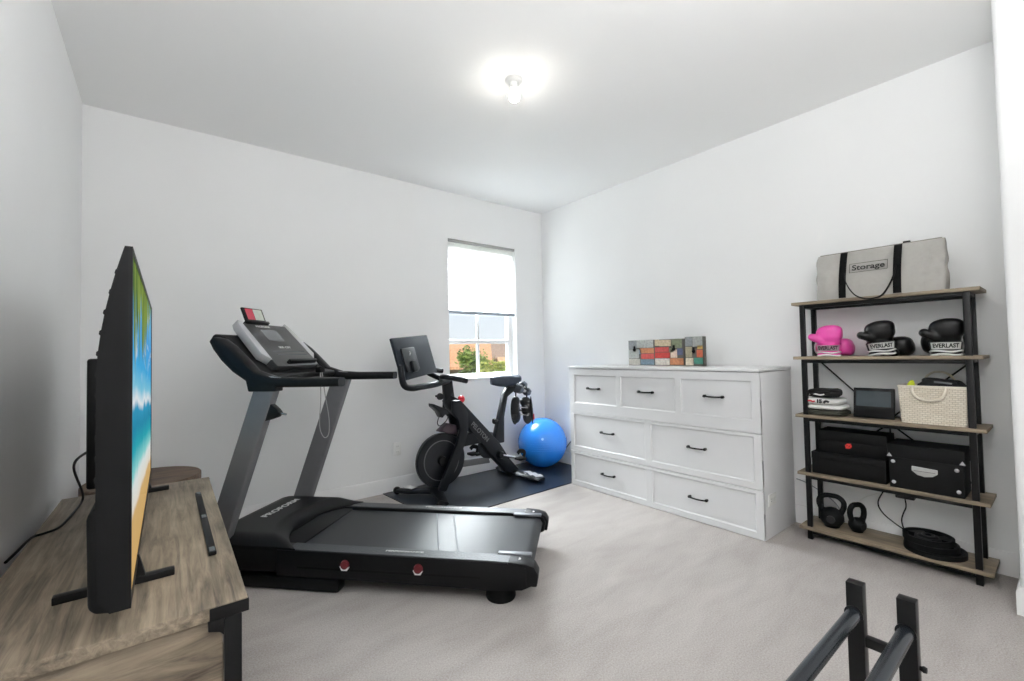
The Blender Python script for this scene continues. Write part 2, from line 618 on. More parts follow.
# roller shade
sm = bpy.data.materials.new('shade_fabric')
sm.use_nodes = True
st = sm.node_tree
st.nodes.clear()
o_ = st.nodes.new('ShaderNodeOutputMaterial'); mx_ = st.nodes.new('ShaderNodeMixShader')
d_ = st.nodes.new('ShaderNodeBsdfDiffuse'); t_ = st.nodes.new('ShaderNodeBsdfTranslucent')
n_ = st.nodes.new('ShaderNodeTexNoise'); n_.inputs['Scale'].default_value = 300
r_ = st.nodes.new('ShaderNodeValToRGB')
r_.color_ramp.elements[0].color = (.84, .84, .83, 1); r_.color_ramp.elements[1].color = (.90, .90, .89, 1)
st.links.new(n_.outputs[0], r_.inputs[0]); st.links.new(r_.outputs[0], d_.inputs[0])
t_.inputs[0].default_value = (.85, .86, .86, 1)
mx_.inputs[0].default_value = .60
st.links.new(d_.outputs[0], mx_.inputs[1]); st.links.new(t_.outputs[0], mx_.inputs[2]); st.links.new(mx_.outputs[0], o_.inputs[0])
sh = thing('window_shade', 'white fabric shade pulled halfway down the window', 'window shade', ((WX0 + WX1) / 2, YB + .035, 1.60))
b = B()
def shf(u, v):
    z = 1.625 + (2.315 - 1.625) * v
    return (WX0 + .008 + (WX1 - WX0 - .016) * u, YB + .030 + .003 * sin(v * pi * 28), z)
b.grid(shf, 2, 112)
b.build('fabric', sm, sh, recalc=False)
b = B(); b.box((WX0 + .006, YB + .018, 1.600), (WX1 - .006, YB + .042, 1.632)); b.bevel(.006); b.build('bottom_rail', mat('shade_rail', (.60, .63, .67), .5, var=.01), sh)
b = B(); b.box((WX0 + .004, YB + .006, 2.312), (WX1 - .004, YB + .06, 2.340)); b.bevel(.004); b.build('headrail', mat('headrail_grey', (.62, .62, .61), .5, var=.01), sh)

# outlets
def outlet(name, label, mx, gangs=1, horizontal=False):
    """local frame: x right, y up, z out of the wall"""
    t = thing(name, label, 'outlet', mx.translation)
    W_, H_ = (.070 * gangs, .115)
    if horizontal:
        W_, H_ = H_, .07
    b = B(mx); b.box((-W_ / 2, -H_ / 2, 0), (W_ / 2, H_ / 2, .006)); b.bevel(.003)
    b.build('cover_plate', M['white'], t)
    for s in (-1, 1):
        b = B(mx)
        c = (s * .026, 0) if horizontal else (0, s * .024)
        b.box((c[0] - .016, c[1] - .014, .006), (c[0] + .016, c[1] + .014, .009)); b.bevel(.003)
        rc = b.build('receptacle', M['white'], t)
        b = B(mx)
        for k in (-1, 1):
            if horizontal:
                b.box((c[0] - .006, c[1] + k * .006 - .001, .0091), (c[0] + .002, c[1] + k * .006 + .001, .0096))
            else:
                b.box((c[0] + k * .006 - .001, c[1] - .002, .0091), (c[0] + k * .006 + .001, c[1] + .006, .0096))
        b.build('slots', M['dgrey'], rc)
    return t
outlet('wall_outlet', 'white electrical outlet low on the wall left of the exercise bike', basis((1.655, YB, .365), (1, 0, 0), (0, 0, 1)))

# bare bulb on the ceiling
LX, LY = 1.62, 1.982
cl = thing('ceiling_light', 'white bulb holder with glowing bare bulb on the ceiling', 'ceiling light', (LX, LY, ZC))
b = B(); b.lathe([(0, ZC), (.050, ZC), (.050, ZC - .006), (.044, ZC - .014), (.026, ZC - .020), (.024, ZC - .05), (0, ZC - .05)], (LX, LY, 0))
b.build('bulb_holder', M['white'], cl)
bm_ = mat('bulb_glow', (1, 1, 1), .4, emit=((1.0, .95, .86), BULB))
b = B(); b.lathe([(0, ZC - .048), (.014, ZC - .048), (.016, ZC - .060), (.0305, ZC - .088), (.0320, ZC - .096), (0, ZC - .096)], (LX, LY, 0), 24)
b.build('added_collar', mat('collar_glow', (1, 1, 1), .4, emit=((1.0, .97, .92), 6.0)), cl)  # opaque collar added to keep bulb light off the ceiling; glows to look white
b = B(); b.lathe([(0, ZC - .0965), (.0312, ZC - .0965), (.0305, ZC - .106), (.026, ZC - .118), (.016, ZC - .127), (0, ZC - .130)], (LX, LY, 0), 24)
b.build('bulb', bm_, cl)

# ------------------------------------------------------------------ white drawer cabinet
XF, CY0, CY1, CH = 2.936, 1.228, 2.877, 1.07
cb = thing('drawer_cabinet', 'wide white drawer cabinet with black pulls along the right wall', 'cabinet', ((XF + XC) / 2, (CY0 + CY1) / 2, 0))
b = B(); b.box((XF + .02, CY0, 0), (XC - .016, CY1, CH - .025)); b.bevel(.003); b.build('carcass', M['cab'], cb)
b = B(); b.box((XF - .004, CY0 - .004, CH - .02), (XC - .014, CY1 + .004, CH)); b.bevel(.004); b.build('top_panel', M['cab'], cb)
sections = [((.662, 1.045), (.742, .992), [(2.347, 2.823), (1.815, 2.305), (1.278, 1.770)], (.878, [2.594, 2.065, 1.527])),
            ((.312, .658), (.352, .640), [(2.082, 2.830), (1.275, 2.030)], (.512, [2.452, 1.660])),
            ((.004, .308), (.042, .286), [(2.082, 2.840), (1.275, 2.030)], (.163, [2.452, 1.660]))]
for (sz0, sz1), (pz0, pz1), cells, (hz, hys) in sections:
    b = B()
    ys = [CY0]
    for c0, c1 in sorted(cells):
        ys += [c0, c1]
    ys.append(CY1)
    x0_, x1_ = XF, XF + .02
    b.box((x0_, CY0 + .001, sz0), (x1_, CY1 - .001, pz0)).box((x0_, CY0 + .001, pz1), (x1_, CY1 - .001, sz1))
    for k in range(0, len(ys), 2):
        b.box((x0_, ys[k] + (.001 if k == 0 else 0), pz0), (x1_, ys[k + 1] - (.001 if k == len(ys) - 2 else 0), pz1))
    bmesh.ops.remove_doubles(b.bm, verts=b.bm.verts[:], dist=.0004)
    b.build('face_frame', M['cab'], cb)
    for (c0, c1), hy in zip(cells, hys):
        pass
    for (c0, c1), hy in zip(cells, hys):
        b = B()
        b.box((XF + .009, c0 + .0005, pz0 + .0005), (XF + .0195, c1 - .0005, pz1 - .0005))
        # sloping bead round the recessed panel
        for (p, q) in (((c0, pz0), (c1, pz0)), ((c1, pz0), (c1, pz1)), ((c1, pz1), (c0, pz1)), ((c0, pz1), (c0, pz0))):
            cy, cz = (c0 + c1) / 2, (pz0 + pz1) / 2
            ins = lambda s: (s[0] + math.copysign(.009, cy - s[0]), s[1] + math.copysign(.009, cz - s[1]))
            pi_, qi_ = ins(p), ins(q)
            b.quad((XF + .003, *p), (XF + .003, *q), (XF + .0089, *qi_), (XF + .0089, *pi_))
        dr = b.build('drawer', M['cab'], cb)
        b = B()
        h = .062
        b.tube([(XF + .010, hy - h, hz), (XF - .012, hy - h, hz + .001), (XF - .020, hy - h * .6, hz - .001), (XF - .022, hy, hz - .002),
                (XF - .020, hy + h * .6, hz - .001), (XF - .012, hy + h, hz + .001), (XF + .010, hy + h, hz)], .0058, 8, 4)
        for s in (-1, 1):
            b.lathe([(0, XF - .016), (.009, XF - .014), (.0105, XF - .006), (.009, XF + .0092), (0, XF + .0092)], (0, hy + s * h, hz), 14, 'x')
        b.build('handle', M['blackm'], dr)
outlet('cabinet_outlet', 'white outlet plate low on the right side of the white drawer cabinet', basis((3.052, CY0, .236), (1, 0, 0), (0, 0, 1)), horizontal=True)

# collage blocks on the cabinet
def collage(name, label, x, ya, yb, h, thick, seed, cols, clips, rz=0.0):
    """block whose front shows a patchwork of coloured paper scraps; ya > yb"""
    t = thing(name, label, 'photo block', (x, (ya + yb) / 2, CH), rz)
    mx = WM[t]
    wd = ya - yb
    b = B(mx); b.box((0, -wd / 2, 0), (thick, wd / 2, h)); b.bevel(.002)
    b.build('block', mat(name + '_edge', (.33, .32, .30), .7, var=.05), t)
    for (u0, u1, v0, v1, c) in cols:
        b = B(mx)
        b.box((-.0012, wd / 2 - u1 * wd, v0 * h), (-.0002, wd / 2 - u0 * wd, v1 * h))
        b.build('paper_scrap', mat('scrap', c, .7, var=.22, scale=55), t)
    for (u, v) in clips:
        y = wd / 2 - u * wd
        b = B(mx)
        b.lathe([(0, -.016), (.011, -.014), (.014, -.006), (.012, -.0013), (0, -.0013)], (0, y, v * h), 14, 'x')
        b.box((-.010, y - .006, v * h - .006), (-.0014, y + .006, v * h + .032))
        b.build('clip', M['black'], t)
    return t
G1, G2, G3 = (.62, .63, .62), (.72, .71, .68), (.50, .52, .53)
RD, OR, BL, TN = (.70, .29, .27), (.70, .47, .33), (.46, .54, .59), (.74, .68, .57)
collage('collage_block', 'wide low block covered in red and grey paper scraps on the white cabinet', 3.27, 2.462, 1.925, .218, .05, 1, [
    (0, .16, .66, 1, G3), (.16, .47, .70, 1, G1), (0, .2, .28, .64, G1), (0, .22, .02, .26, G2), (.22, .48, .48, .68, OR), (.2, .24, .45, .62, BL),
    (.24, .48, .26, .46, RD), (.23, .48, .03, .24, BL), (.50, .58, .76, 1, TN), (.58, .78, .74, .97, TN), (.50, .74, .52, .70, RD),
    (.50, .76, .29, .50, (.70, .22, .20)), (.50, .75, .03, .27, (.82, .80, .77)), (.79, .96, .66, .98, (.45, .48, .38)), (.75, .82, .50, .66, (.50, .52, .42)),
    (.77, .88, .30, .60, (.85, .76, .70)), (.88, .97, .40, .64, (.30, .33, .45)), (.76, .98, .04, .28, OR)], [(.12, .62), (.83, .62)])
collage('collage_block', 'small square block of grey and teal scraps right of the wide block', 3.235, 1.900, 1.752, .228, .05, 2, [
    (.03, .42, .68, 1, G3), (.44, .98, .66, 1, G1), (.03, .4, .30, .66, (.60, .57, .48)), (.03, .46, .03, .28, (.80, .76, .68)),
    (.70, .98, .58, .70, (.75, .62, .35)), (.66, .98, .30, .55, (.72, .36, .25)), (.5, .98, .08, .28, (.24, .50, .44))], [(.5, .50)])
# ------------------------------------------------------------------ television console
K = frame((0.180, 1.350, 0), R(-0.8))
cs = thing('television_console', 'weathered grey oak console with black steel legs under the television', 'console table', (0.180, 1.350, 0), R(-0.8))
CT, CD, CL = 0.58, 0.548, 1.49
b = B(K); b.box((-CD, 0, CT - .034), (0, CL, CT)); b.bevel(.003); b.build('top_board', M['console'], cs)
for y in (.006, CL - .016):
    b = B(K)
    b.box((-CD + .05, y + .006, .06), (-.055, y + .016, CT - .036)); b.build('end_panel', M['consend'], cs)
for x in (-.052, -CD + .014):
    for y in (-.002, CL - .028):
        b = B(K); b.box((x, y, 0), (x + .038, y + .030, CT - .0345))
        s = -1 if x > -.3 else 1
        xi = x if s < 0 else x + .038
        b.prism([(xi, CT - .0345), (xi + s * .034, CT - .0345), (xi + s * .034, CT - .058), (xi + s * .010, CT - .066), (xi, CT - .078)], y, y + .030, 'y')
        b.bevel(.002); b.build('leg', M['blackm'], cs)
for x in (-.083, -CD - .002):
    for y in (-.003, CL - .027):
        b = B(K); b.box((x, y, CT - .034), (x + .085, y + .03, CT - .003)); b.bevel(.002); b.build('corner_bracket', M['blackm'], cs)
b = B(K); b.box((-CD + .02, .03, .08), (-.02, CL - .03, .10)); b.build('lower_shelf', M['console'], cs)
b = B(K); b.box((-CD + .02, .03, .30), (-.03, CL - .03, .318)); b.build('middle_shelf', M['console'], cs)
b = B(K); b.box((-CD + .012, .03, .10), (-CD + .020, CL - .03, CT - .036)); b.build('back_panel', M['consend'], cs)
b = B(K); b.box((-CD + .02, CL / 2 - .009, .10), (-.035, CL / 2 + .009, CT - .036)); b.build('divider', M['consend'], cs)

# slim black bar lying on the console
sb = thing('sensor_bar', 'slim black bar lying on the console beside the television screen', 'bar', (.133, 2.10, CT), R(-.4))
K2 = WM[sb]
b = B(K2); b.box((-.011, -.40, 0), (.011, .40, .012)); b.bevel(.003); b.build('bar', M['black'], sb)
for y in (-.375, 0, .375):
    b = B(K2); b.box((-.0075, y - .02, .0121), (.0075, y + .02, .0135)); b.build('window', M['glassk'], sb)

# television (screen towards +x)
TN0, TF0 = Vector((-.056, 1.325, .645)), Vector((-.040, 2.86, .645))
tdir = (TF0 - TN0); TL = tdir.length; tang = math.atan2(tdir.y, tdir.x)
# local: X along the screen (near -> far), Y = towards the wall, Z up
TV = Matrix.Translation(TN0) @ Matrix.Rotation(tang, 4, 'Z')
tv = thing('television', 'large flat television on two black feet showing a beach picture', 'television', (TN0 + TF0) / 2 - Vector((0, 0, .048)))
TH = .812
zt = TH
prof = [(0.002, .0), (.030, .0), (.050, .03), (.054, .25)]
def shell_d(z):
    if z < .52: return .054
    return .054 - .046 * ((z - .52) / (TH - .52)) ** 1.7
zz = .26
while zz < .74:
    k_ = 1.0 if zz < .66 else .6
    prof += [(shell_d(zz), zz), (shell_d(zz + .026), zz + .026), (shell_d(zz + .029) + .0028 * k_, zz + .029), (shell_d(zz + .036) + .0028 * k_, zz + .036), (shell_d(zz + .039), zz + .039)]
    zz += .046
for z in (.76, .785, .800, TH):
    prof.append((shell_d(z), z))
prof.append((.002, TH))
b = B(TV); b.prism([(d, z) for d, z in prof], 0, TL, 'x'); b.build('back_shell', M['tvblack'], tv, ang=.3)
# lower, deeper housing along the foot of the back
hp = []
for k in range(9):
    a = pi * k / 16
    hp.append((.030 + .058 * (sin(a)), .255 - .025 * (1 - cos(a))))
prof2 = [(.003, -.004), (.030, -.006), (.055, .000), (.067, .014), (.070, .205), (.066, .222), (.052, .232), (.003, .232)]
b = B(TV); b.prism(prof2, .012, TL - .012, 'x'); b.bevel(.010, 3); b.build('speaker_housing', M['tvblack'], tv)
b = B(TV); b.box((.50, .03, .17), (1.05, .122, .560)); b.bevel(.008); b.build('electronics_housing', M['tvblack'], tv)
b = B(TV)
e = .011
b.box((0, -.006, 0), (TL, .002, e)).box((0, -.006, TH - e), (TL, .002, TH)).box((0, -.006, e), (e, .002, TH - e)).box((TL - e, -.006, e), (TL, .002, TH - e))
b.build('bezel', M['black'], tv)

def screen_mat():
    m = bpy.data.materials.new('beach_picture')
    m.use_nodes = True
    nt = m.node_tree
    nt.nodes.clear()
    N = nt.nodes.new; Lk = nt.links.new
    o = N('ShaderNodeOutputMaterial'); em = N('ShaderNodeEmission'); gl = N('ShaderNodeBsdfGlossy'); mx = N('ShaderNodeMixShader')
    em.inputs['Strength'].default_value = 0.85
    gl.inputs['Roughness'].default_value = .15
    mx.inputs[0].default_value = .04
    uv = N('ShaderNodeUVMap'); s = N('ShaderNodeSeparateXYZ'); Lk(uv.outputs[0], s.inputs[0])
    def math_(op, a, b_=None, c_=None):
        n = N('ShaderNodeMath'); n.operation = op
        for k, x in enumerate((a, b_, c_)):
            if x is None: continue
            if isinstance(x, (int, float)): n.inputs[k].default_value = x
            else: Lk(x, n.inputs[k])
        return n.outputs[0]
    def noise_(sx, sy, sc, dist=0.0):
        mp = N('ShaderNodeMapping'); mp.inputs['Scale'].default_value = (sx, sy, 1); Lk(uv.outputs[0], mp.inputs[0])
        n = N('ShaderNodeTexNoise'); n.inputs['Scale'].default_value = sc; n.inputs['Detail'].default_value = 5
        n.inputs['Distortion'].default_value = dist
        Lk(mp.outputs[0], n.inputs['Vector']); return n.outputs[0]
    u, v = s.outputs[0], s.outputs[1]
    # sea and shore by height plus a slant
    nz = noise_(2, 1, 3, .5)
    vv = math_('ADD', math_('ADD', v, math_('MULTIPLY', u, .12)), math_('MULTIPLY_ADD', nz, .10, -.05))
    r = N('ShaderNodeValToRGB')
    els = [(0.0, (.86, .70, .44)), (.20, (.86, .71, .47)), (.225, (.93, .90, .84)), (.30, (.90, .93, .92)), (.335, (.55, .85, .84)), (.40, (.16, .68, .74)),
           (.47, (.12, .56, .70)), (.53, (.20, .62, .78)), (.56, (.93, .95, .96)), (.61, (.50, .80, .90)), (.70, (.25, .68, .90)), (.85, (.30, .66, .92)), (1.0, (.42, .74, .93))]
    r.color_ramp.elements[0].position = els[0][0]; r.color_ramp.elements[0].color = (*lin(els[0][1]), 1)
    r.color_ramp.elements[1].position = els[-1][0]; r.color_ramp.elements[1].color = (*lin(els[-1][1]), 1)
    for p, c in els[1:-1]:
        e_ = r.color_ramp.elements.new(p); e_.color = (*lin(c), 1)
    Lk(vv, r.inputs[0])
    # clouds
    cn = noise_(3, 5, 1.6, 1.0)
    cm = N('ShaderNodeMapRange'); Lk(cn, cm.inputs[0]); cm.inputs[1].default_value = .55; cm.inputs[2].default_value = .70
    cv = N('ShaderNodeMapRange'); Lk(v, cv.inputs[0]); cv.inputs[1].default_value = .58; cv.inputs[2].default_value = .70
    cf = math_('MULTIPLY', cm.outputs[0], cv.outputs[0])
    m1 = N('ShaderNodeMix'); m1.data_type = 'RGBA'; Lk(cf, m1.inputs[0]); Lk(r.outputs[0], m1.inputs[6]); m1.inputs[7].default_value = (.92, .95, .97, 1)
    # palm fronds hanging from the top
    pn = noise_(14, 1.2, 1.6, .3)
    pv = math_('ADD', v, math_('MULTIPLY_ADD', pn, .9, -.45))
    pf = N('ShaderNodeMapRange'); Lk(math_('SUBTRACT', pv, math_('MULTIPLY', u, .22)), pf.inputs[0]); pf.inputs[1].default_value = .70; pf.inputs[2].default_value = .76
    pc = N('ShaderNodeValToRGB'); Lk(noise_(20, 2, 2, .5), pc.inputs[0])
    pc.color_ramp.elements[0].position = .35; pc.color_ramp.elements[0].color = (*lin((.22, .38, .16)), 1)
    pc.color_ramp.elements[1].position = .65; pc.color_ramp.elements[1].color = (*lin((.62, .70, .32)), 1)
    m2 = N('ShaderNodeMix'); m2.data_type = 'RGBA'; Lk(pf.outputs[0], m2.inputs[0]); Lk(m1.outputs[2], m2.inputs[6]); Lk(pc.outputs[0], m2.inputs[7])
    Lk(m2.outputs[2], em.inputs[0])
    Lk(em.outputs[0], mx.inputs[1]); Lk(gl.outputs[0], mx.inputs[2]); Lk(mx.outputs[0], o.inputs[0])
    return m
b = B(TV)
b.quad((e, -.003, e), (TL - e, -.003, e), (TL - e, -.003, TH - e), (e, -.003, TH - e))
uvl = b.bm.loops.layers.uv.new('UVMap')
for f in b.bm.faces:
    for l, c in zip(f.loops, ((0, 0), (1, 0), (1, 1), (0, 1))):
        l[uvl].uv = c
b.build('screen', screen_mat(), tv, recalc=False)
for fy in (1.635, 2.705):
    b = B()
    b.box((-.215, fy - .013, CT), (.034, fy + .013, CT + .020))
    b.prism([(-.11, CT + .018), (-.03, CT + .018), (-.045, CT + .078), (-.10, CT + .078)], fy - .011, fy + .011, 'y')
    b.bevel(.003); b.build('foot', M['black'], tv)
b = B()
b.tube([(-.13, 1.95, .92), (-.19, 2.0, .90), (-.255, 2.35, .80), (-.262, 2.66, .64), (-.268, 2.72, .586), (-.275, 2.55, .585), (-.292, 2.36, .585), (-.325, 2.31, .585), (-.352, 2.28, .585),
        (-.365, 2.13, .585), (-.372, 2.06, .584)], .0042, 8, 6)
b.build('power_cord', M['black'], tv)

# round rustic side table behind the console
RX, RY = -.075, 3.455
rt = thing('round_side_table', 'round brown wooden side table between console and back wall', 'side table', (RX, RY, 0))
b = B(); b.lathe([(0, .452), (.272, .452), (.280, .458), (.280, .494), (.274, .50), (0, .50)], (RX, RY, 0), 48); b.build('table_top', M['brownw'], rt)
for k in range(3):
    a = 2 * pi * k / 3 + .5
    b = B(); b.cyl((RX + .15 * cos(a), RY + .15 * sin(a), .453), (RX + .22 * cos(a), RY + .22 * sin(a), 0), .018, 14, .013)
    b.build('leg', M['brownw'], rt)

# ------------------------------------------------------------------ treadmill
TA = R(133.0)
TM0 = Vector((1.356, 1.645, 0))
TMX = Matrix.Translation(TM0) @ Matrix.Rotation(TA, 4, 'Z') @ Matrix.Scale(-1, 4, (0, 1, 0))   # local (s, w, z)
tr = thing('treadmill', 'black and grey treadmill with tilted console and running belt', 'treadmill', TM0, TA)
TW = .745
# side rails
for w0, w1 in ((0, .098), (TW - .098, TW)):
    b = B(TMX)
    b.prism([(-.035, .098), (-.045, .150), (-.030, .178), (.02, .194), (.20, .199), (1.30, .205), (1.30, .075), (.30, .066), (.20, .060), (.02, .072)], w0, w1, 'y')
    b.bevel(.006, 2); b.build('side_rail', M['black'], tr)
    b = B(TMX)
    b.prism([(.06, .1975), (.20, .2005), (1.24, .2065), (1.24, .2085), (.20, .2025), (.06, .1995)], w0 + .008, w1 - .010, 'y')
    b.build('foot_rail_grip', mat('foot_rail_grey', (.25, .26, .275), .42, .15, var=.10, scale=120, bump=.2), tr)
    b = B(TMX)
    b.prism([(-.052, .095), (-.060, .150), (-.040, .186), (.0, .198), (.085, .205), (.085, .190), (.0, .180), (.0, .095)], w0 - .004 if w0 == 0 else w0 + .02, w1 - .02 if w0 == 0 else w1 + .004, 'y')
    b.bevel(.006, 2); b.build('end_cap', M['black'], tr)
    b = B(TMX)
    wi = w1 - .012 if w0 == 0 else w0 - .022
    b.box((-.02, wi, .192), (.15, wi + .034, .206)); b.bevel(.004); b.build('rail_insert', mat('insert_grey', (.42, .43, .45), .4, .2, var=.03), tr)
    wc = (w0 + w1) / 2
    b = B(TMX); b.lathe([(0, 0), (.070, 0), (.074, .010), (.068, .07), (0, .07)], (.135, .078 if w0 == 0 else TW - .078, 0), 24); b.build('rubber_foot', M['blackr'], tr)
# white badges on the caps and rails
for (s, w_) in ((.02, .05), (.02, TW - .05)):
    b = B(TMX); b.lathe([(0, .1985), (.013, .1985), (.013, .2012), (0, .2012)], (s + .02, w_, 0), 16); b.build('badge', M['print'], tr)
# deck and belt
b = B(TMX); b.box((.03, .10, .10), (1.45, TW - .10, .168)); b.build('deck', M['dgrey'], tr)
def belt_mat():
    m = mat('running_belt', (.085, .095, .115), .42, var=.06, scale=200, bump=.03)
    return m
b = B(TMX)
ring = []
for k in range(11):
    a = -pi / 2 + pi * k / 10
    ring.append((.012 - .036 * cos(a), .150 + .037 * sin(a)))
pl = [(1.40, .113)] + ring + [(1.40, .192), (1.40, .188), (.012, .182), (.0, .150), (.012, .118)]
b = B(TMX)
b.prism([(1.40, .189), (.02, .187), (-.012, .176), (-.026, .150), (-.012, .124), (.02, .113), (1.40, .113), (1.40, .121), (.02, .121), (-.004, .150), (.02, .178), (1.40, .180)], .101, TW - .101, 'y')
b.build('running_belt', belt_mat(), tr, ang=.9)
for s0, s1, sk in ((.358, .366, .172), (.460, .468, .178)):
    b = B(TMX)
    b.quad((s0, .115, .1896), (s1, .115, .1896), (s1 + sk, TW - .115, .1896), (s0 + sk, TW - .115, .1896))
    b.build('belt_stripe', mat('belt_stripe', (.36, .37, .39), .5, var=.2, scale=90), tr)
# motor hood: domed cover with a concave rear edge
b = B(TMX)
def hood(u, v):
    w_ = .006 + v * (TW - .012)
    q = abs(2 * v - 1)
    s_r = 1.195 + .20 * (1 - q ** 2.2)          # arched rear edge
    s = s_r + (1.745 - s_r) * u
    side = max(0.0, (q - .80) / .20)
    f = min(1, u * 5)
    z = .212 + .045 * (f ** .6) * (1 - side ** 2 * .9)
    z -= .012 * max(0, (u - .85) / .15) ** 2
    return (s, w_, z)
rings = []
for i in range(31):
    top = [hood(i / 30, j / 40) for j in range(41)]
    bot = [(p[0], p[1], .150) for p in top]
    rings.append(top + bot[::-1])
b.loft(rings)
b.build('motor_hood', M['black'], tr, ang=.7)
b = B(TMX); b.prism([(1.22, .09), (1.75, .08), (1.755, .18), (1.735, .205), (1.40, .200), (1.22, .196)], .004, TW - .004, 'y'); b.bevel(.008); b.build('motor_housing', M['black'], tr)
lettering('PROFORM', .055, TMX @ Vector((1.585, .44, .2622)), TMX.to_3x3() @ Vector((0, 1, 0)), TMX.to_3x3() @ Vector((1, 0, .02)), M['print'], tr, .001, width=.32)
lettering('PERFORMANCE', .020, TMX @ Vector((.62, .05, .2068)), TMX.to_3x3() @ Vector((-1, 0, 0)), TMX.to_3x3() @ Vector((0, 1, 0)), M['print'], tr, .0006, width=.20)
lettering('PERFORMANCE', .020, TMX @ Vector((.62, TW - .05, .2068)), TMX.to_3x3() @ Vector((-1, 0, 0)), TMX.to_3x3() @ Vector((0, 1, 0)), M['print'], tr, .0006, width=.24)
# base frame on the floor
for w0 in (.0, TW - .07):
    b = B(TMX); b.box((.955, w0, .006), (1.85, w0 + .07, .066)); b.bevel(.006); b.build('base_rail', M['blackm'], tr)
    b = B(TMX); b.box((1.70, w0 - .0015 if w0 == 0 else w0 + .07, .025), (1.745, w0 if w0 == 0 else w0 + .0715, .045)); b.build('warning_sticker', mat('sticker', (.55, .55, .42), .5, var=.05), tr)
b = B(TMX); b.box((1.78, .07, .008), (1.84, TW - .07, .064)); b.bevel(.006); b.build('base_crossbar', M['blackm'], tr)
b = B(TMX); b.box((.98, .07, .008), (1.03, TW - .07, .05)); b.bevel(.006); b.build('base_crossbar', M['blackm'], tr)
# deck cushion dials
for s in (.915, .53):
    b = B(TMX); b.lathe([(0, -.014), (.020, -.012), (.024, .001), (0, .001)], (s, 0, .150), 18, 'y'); dl = b.build('cushion_dial', M['dred'], tr)
    b = B(TMX); b.prism([(s - .024, .140), (s + .024, .144), (s + .014, .124), (s - .014, .124)], -.012, .0, 'y'); b.build('dial_cap', M['white'], dl)
b = B(TMX); b.box((.22, -.0012, .118), (1.18, .0, .128)); b.build('side_groove', M['blackr'], tr)
# uprights
for w0, ds in ((.006, -.02), (TW - .006 - .052, -.055)):
    b = B(TMX)
    b.prism([(1.322 + ds, 1.045), (1.448 + ds, 1.045), (1.815 + ds, .03), (1.685 + ds, .03)], w0, w0 + .052, 'y')
    b.bevel(.010, 3); b.build('upright', M['tgrey'], tr)
# handrails sweeping up into the console wings
for k, w0 in enumerate((-.004, TW - .076)):
    b = B(TMX)
    n = 16
    spine = [(.945, 1.066, .024), (1.05, 1.066, .025), (1.20, 1.066, .026), (1.33, 1.070, .030), (1.44, 1.095, .040), (1.53, 1.165, .052), (1.595, 1.225, .052), (1.645, 1.272, .042), (1.68, 1.300, .020)]
    rings = []
    for i, (s, z, r) in enumerate(spine):
        a_ = spine[max(0, i - 1)]; c_ = spine[min(len(spine) - 1, i + 1)]
        t = Vector((c_[0] - a_[0], c_[1] - a_[1])).normalized()
        nrm = Vector((-t.y, t.x))
        hw = .036
        rg = []
        for q in range(n):
            a = 2 * pi * q / n
            sx_ = math.copysign(abs(cos(a)) ** .6, cos(a)) * hw
            sy_ = math.copysign(abs(sin(a)) ** .6, sin(a)) * r
            rg.append((s + nrm.x * sy_, w0 + .04 + sx_, z + nrm.y * sy_))
        rings.append(rg)
    b.loft(rings)
    b.build('handrail', M['black'], tr, ang=1.0)
    b = B(TMX); b.box((1.27, w0 + .012, 1.094), (1.40, w0 + .050, 1.099), Matrix.Rotation(-.10, 3, 'Y')); b.build('pulse_sensor', M['silver'], tr)
    b = B(TMX); b.prism([(1.30, 1.02), (1.46, 1.02), (1.48, 1.10), (1.30, 1.075)], w0 + .006, w0 + .070, 'y'); b.bevel(.006); b.build('rail_bracket', M['black'], tr)
# front shell between the wings and the tray under the panel
b = B(TMX)
b.prism([(1.36, 1.075), (1.46, 1.055), (1.60, 1.13), (1.74, 1.30), (1.715, 1.335), (1.66, 1.33), (1.53, 1.19), (1.44, 1.12), (1.36, 1.105)], .055, TW - .055, 'y'); b.bevel(.012, 3)
b.build('console_base', M['black'], tr, ang=.8)
# display panel
pu = Vector((0, 1, 0)); pv_ = Vector((.235, 0, .252)).normalized(); PO = Vector((1.430, .375, 1.130))
PM = TMX @ basis((0, 0, 0), (1, 0, 0), (0, 1, 0))
def PP(a, c, n):   # a across, c up the slope, n out of the face (towards the runner)
    nn = Vector((-.252, 0, .235)).normalized()
    return PO + pu * a + pv_ * c + nn * n
def pslab(poly, n0, n1):
    b = B(TMX)
    A_ = [b._v(PP(a, c, n0)) for a, c in poly]; C_ = [b._v(PP(a, c, n1)) for a, c in poly]
    b._f(A_); b._f(C_[::-1])
    for i in range(len(poly)):
        b._f([A_[i], C_[i], C_[(i + 1) % len(poly)], A_[(i + 1) % len(poly)]])
    return b
b = pslab([(-.20, 0), (.20, 0), (.205, .04), (.19, .35), (-.19, .35), (-.205, .04)], -.03, .028); b.bevel(.008); b.build('display_panel', M['panel'], tr)
for s in (-1, 1):
    b = pslab([(s * .198, .05), (s * .248, .10), (s * .228, .33), (s * .206, .372), (s * .186, .36)], -.02, .030); b.bevel(.005)
    b.build('side_trim', M['silver'], tr)
b = pslab([(-.09, .205), (.05, .205), (.05, .300), (-.09, .300)], .0281, .0295); b.build('lcd', M['lcd'], tr)
b = pslab([(-.10, .015), (.17, .015), (.17, .032), (-.10, .032)], .02, .055); b.bevel(.004); b.build('book_ledge', M['black'], tr)
U3 = TMX.to_3x3() @ pu; V3 = TMX.to_3x3() @ pv_
lettering('PROFORM', .022, TMX @ PP(-.04, .325, .0292), U3, V3, M['print'], tr, .0006, width=.12)
lettering('505 CST', .020, TMX @ PP(.0, .150, .0292), U3, V3, M['print'], tr, .0004, width=.11)
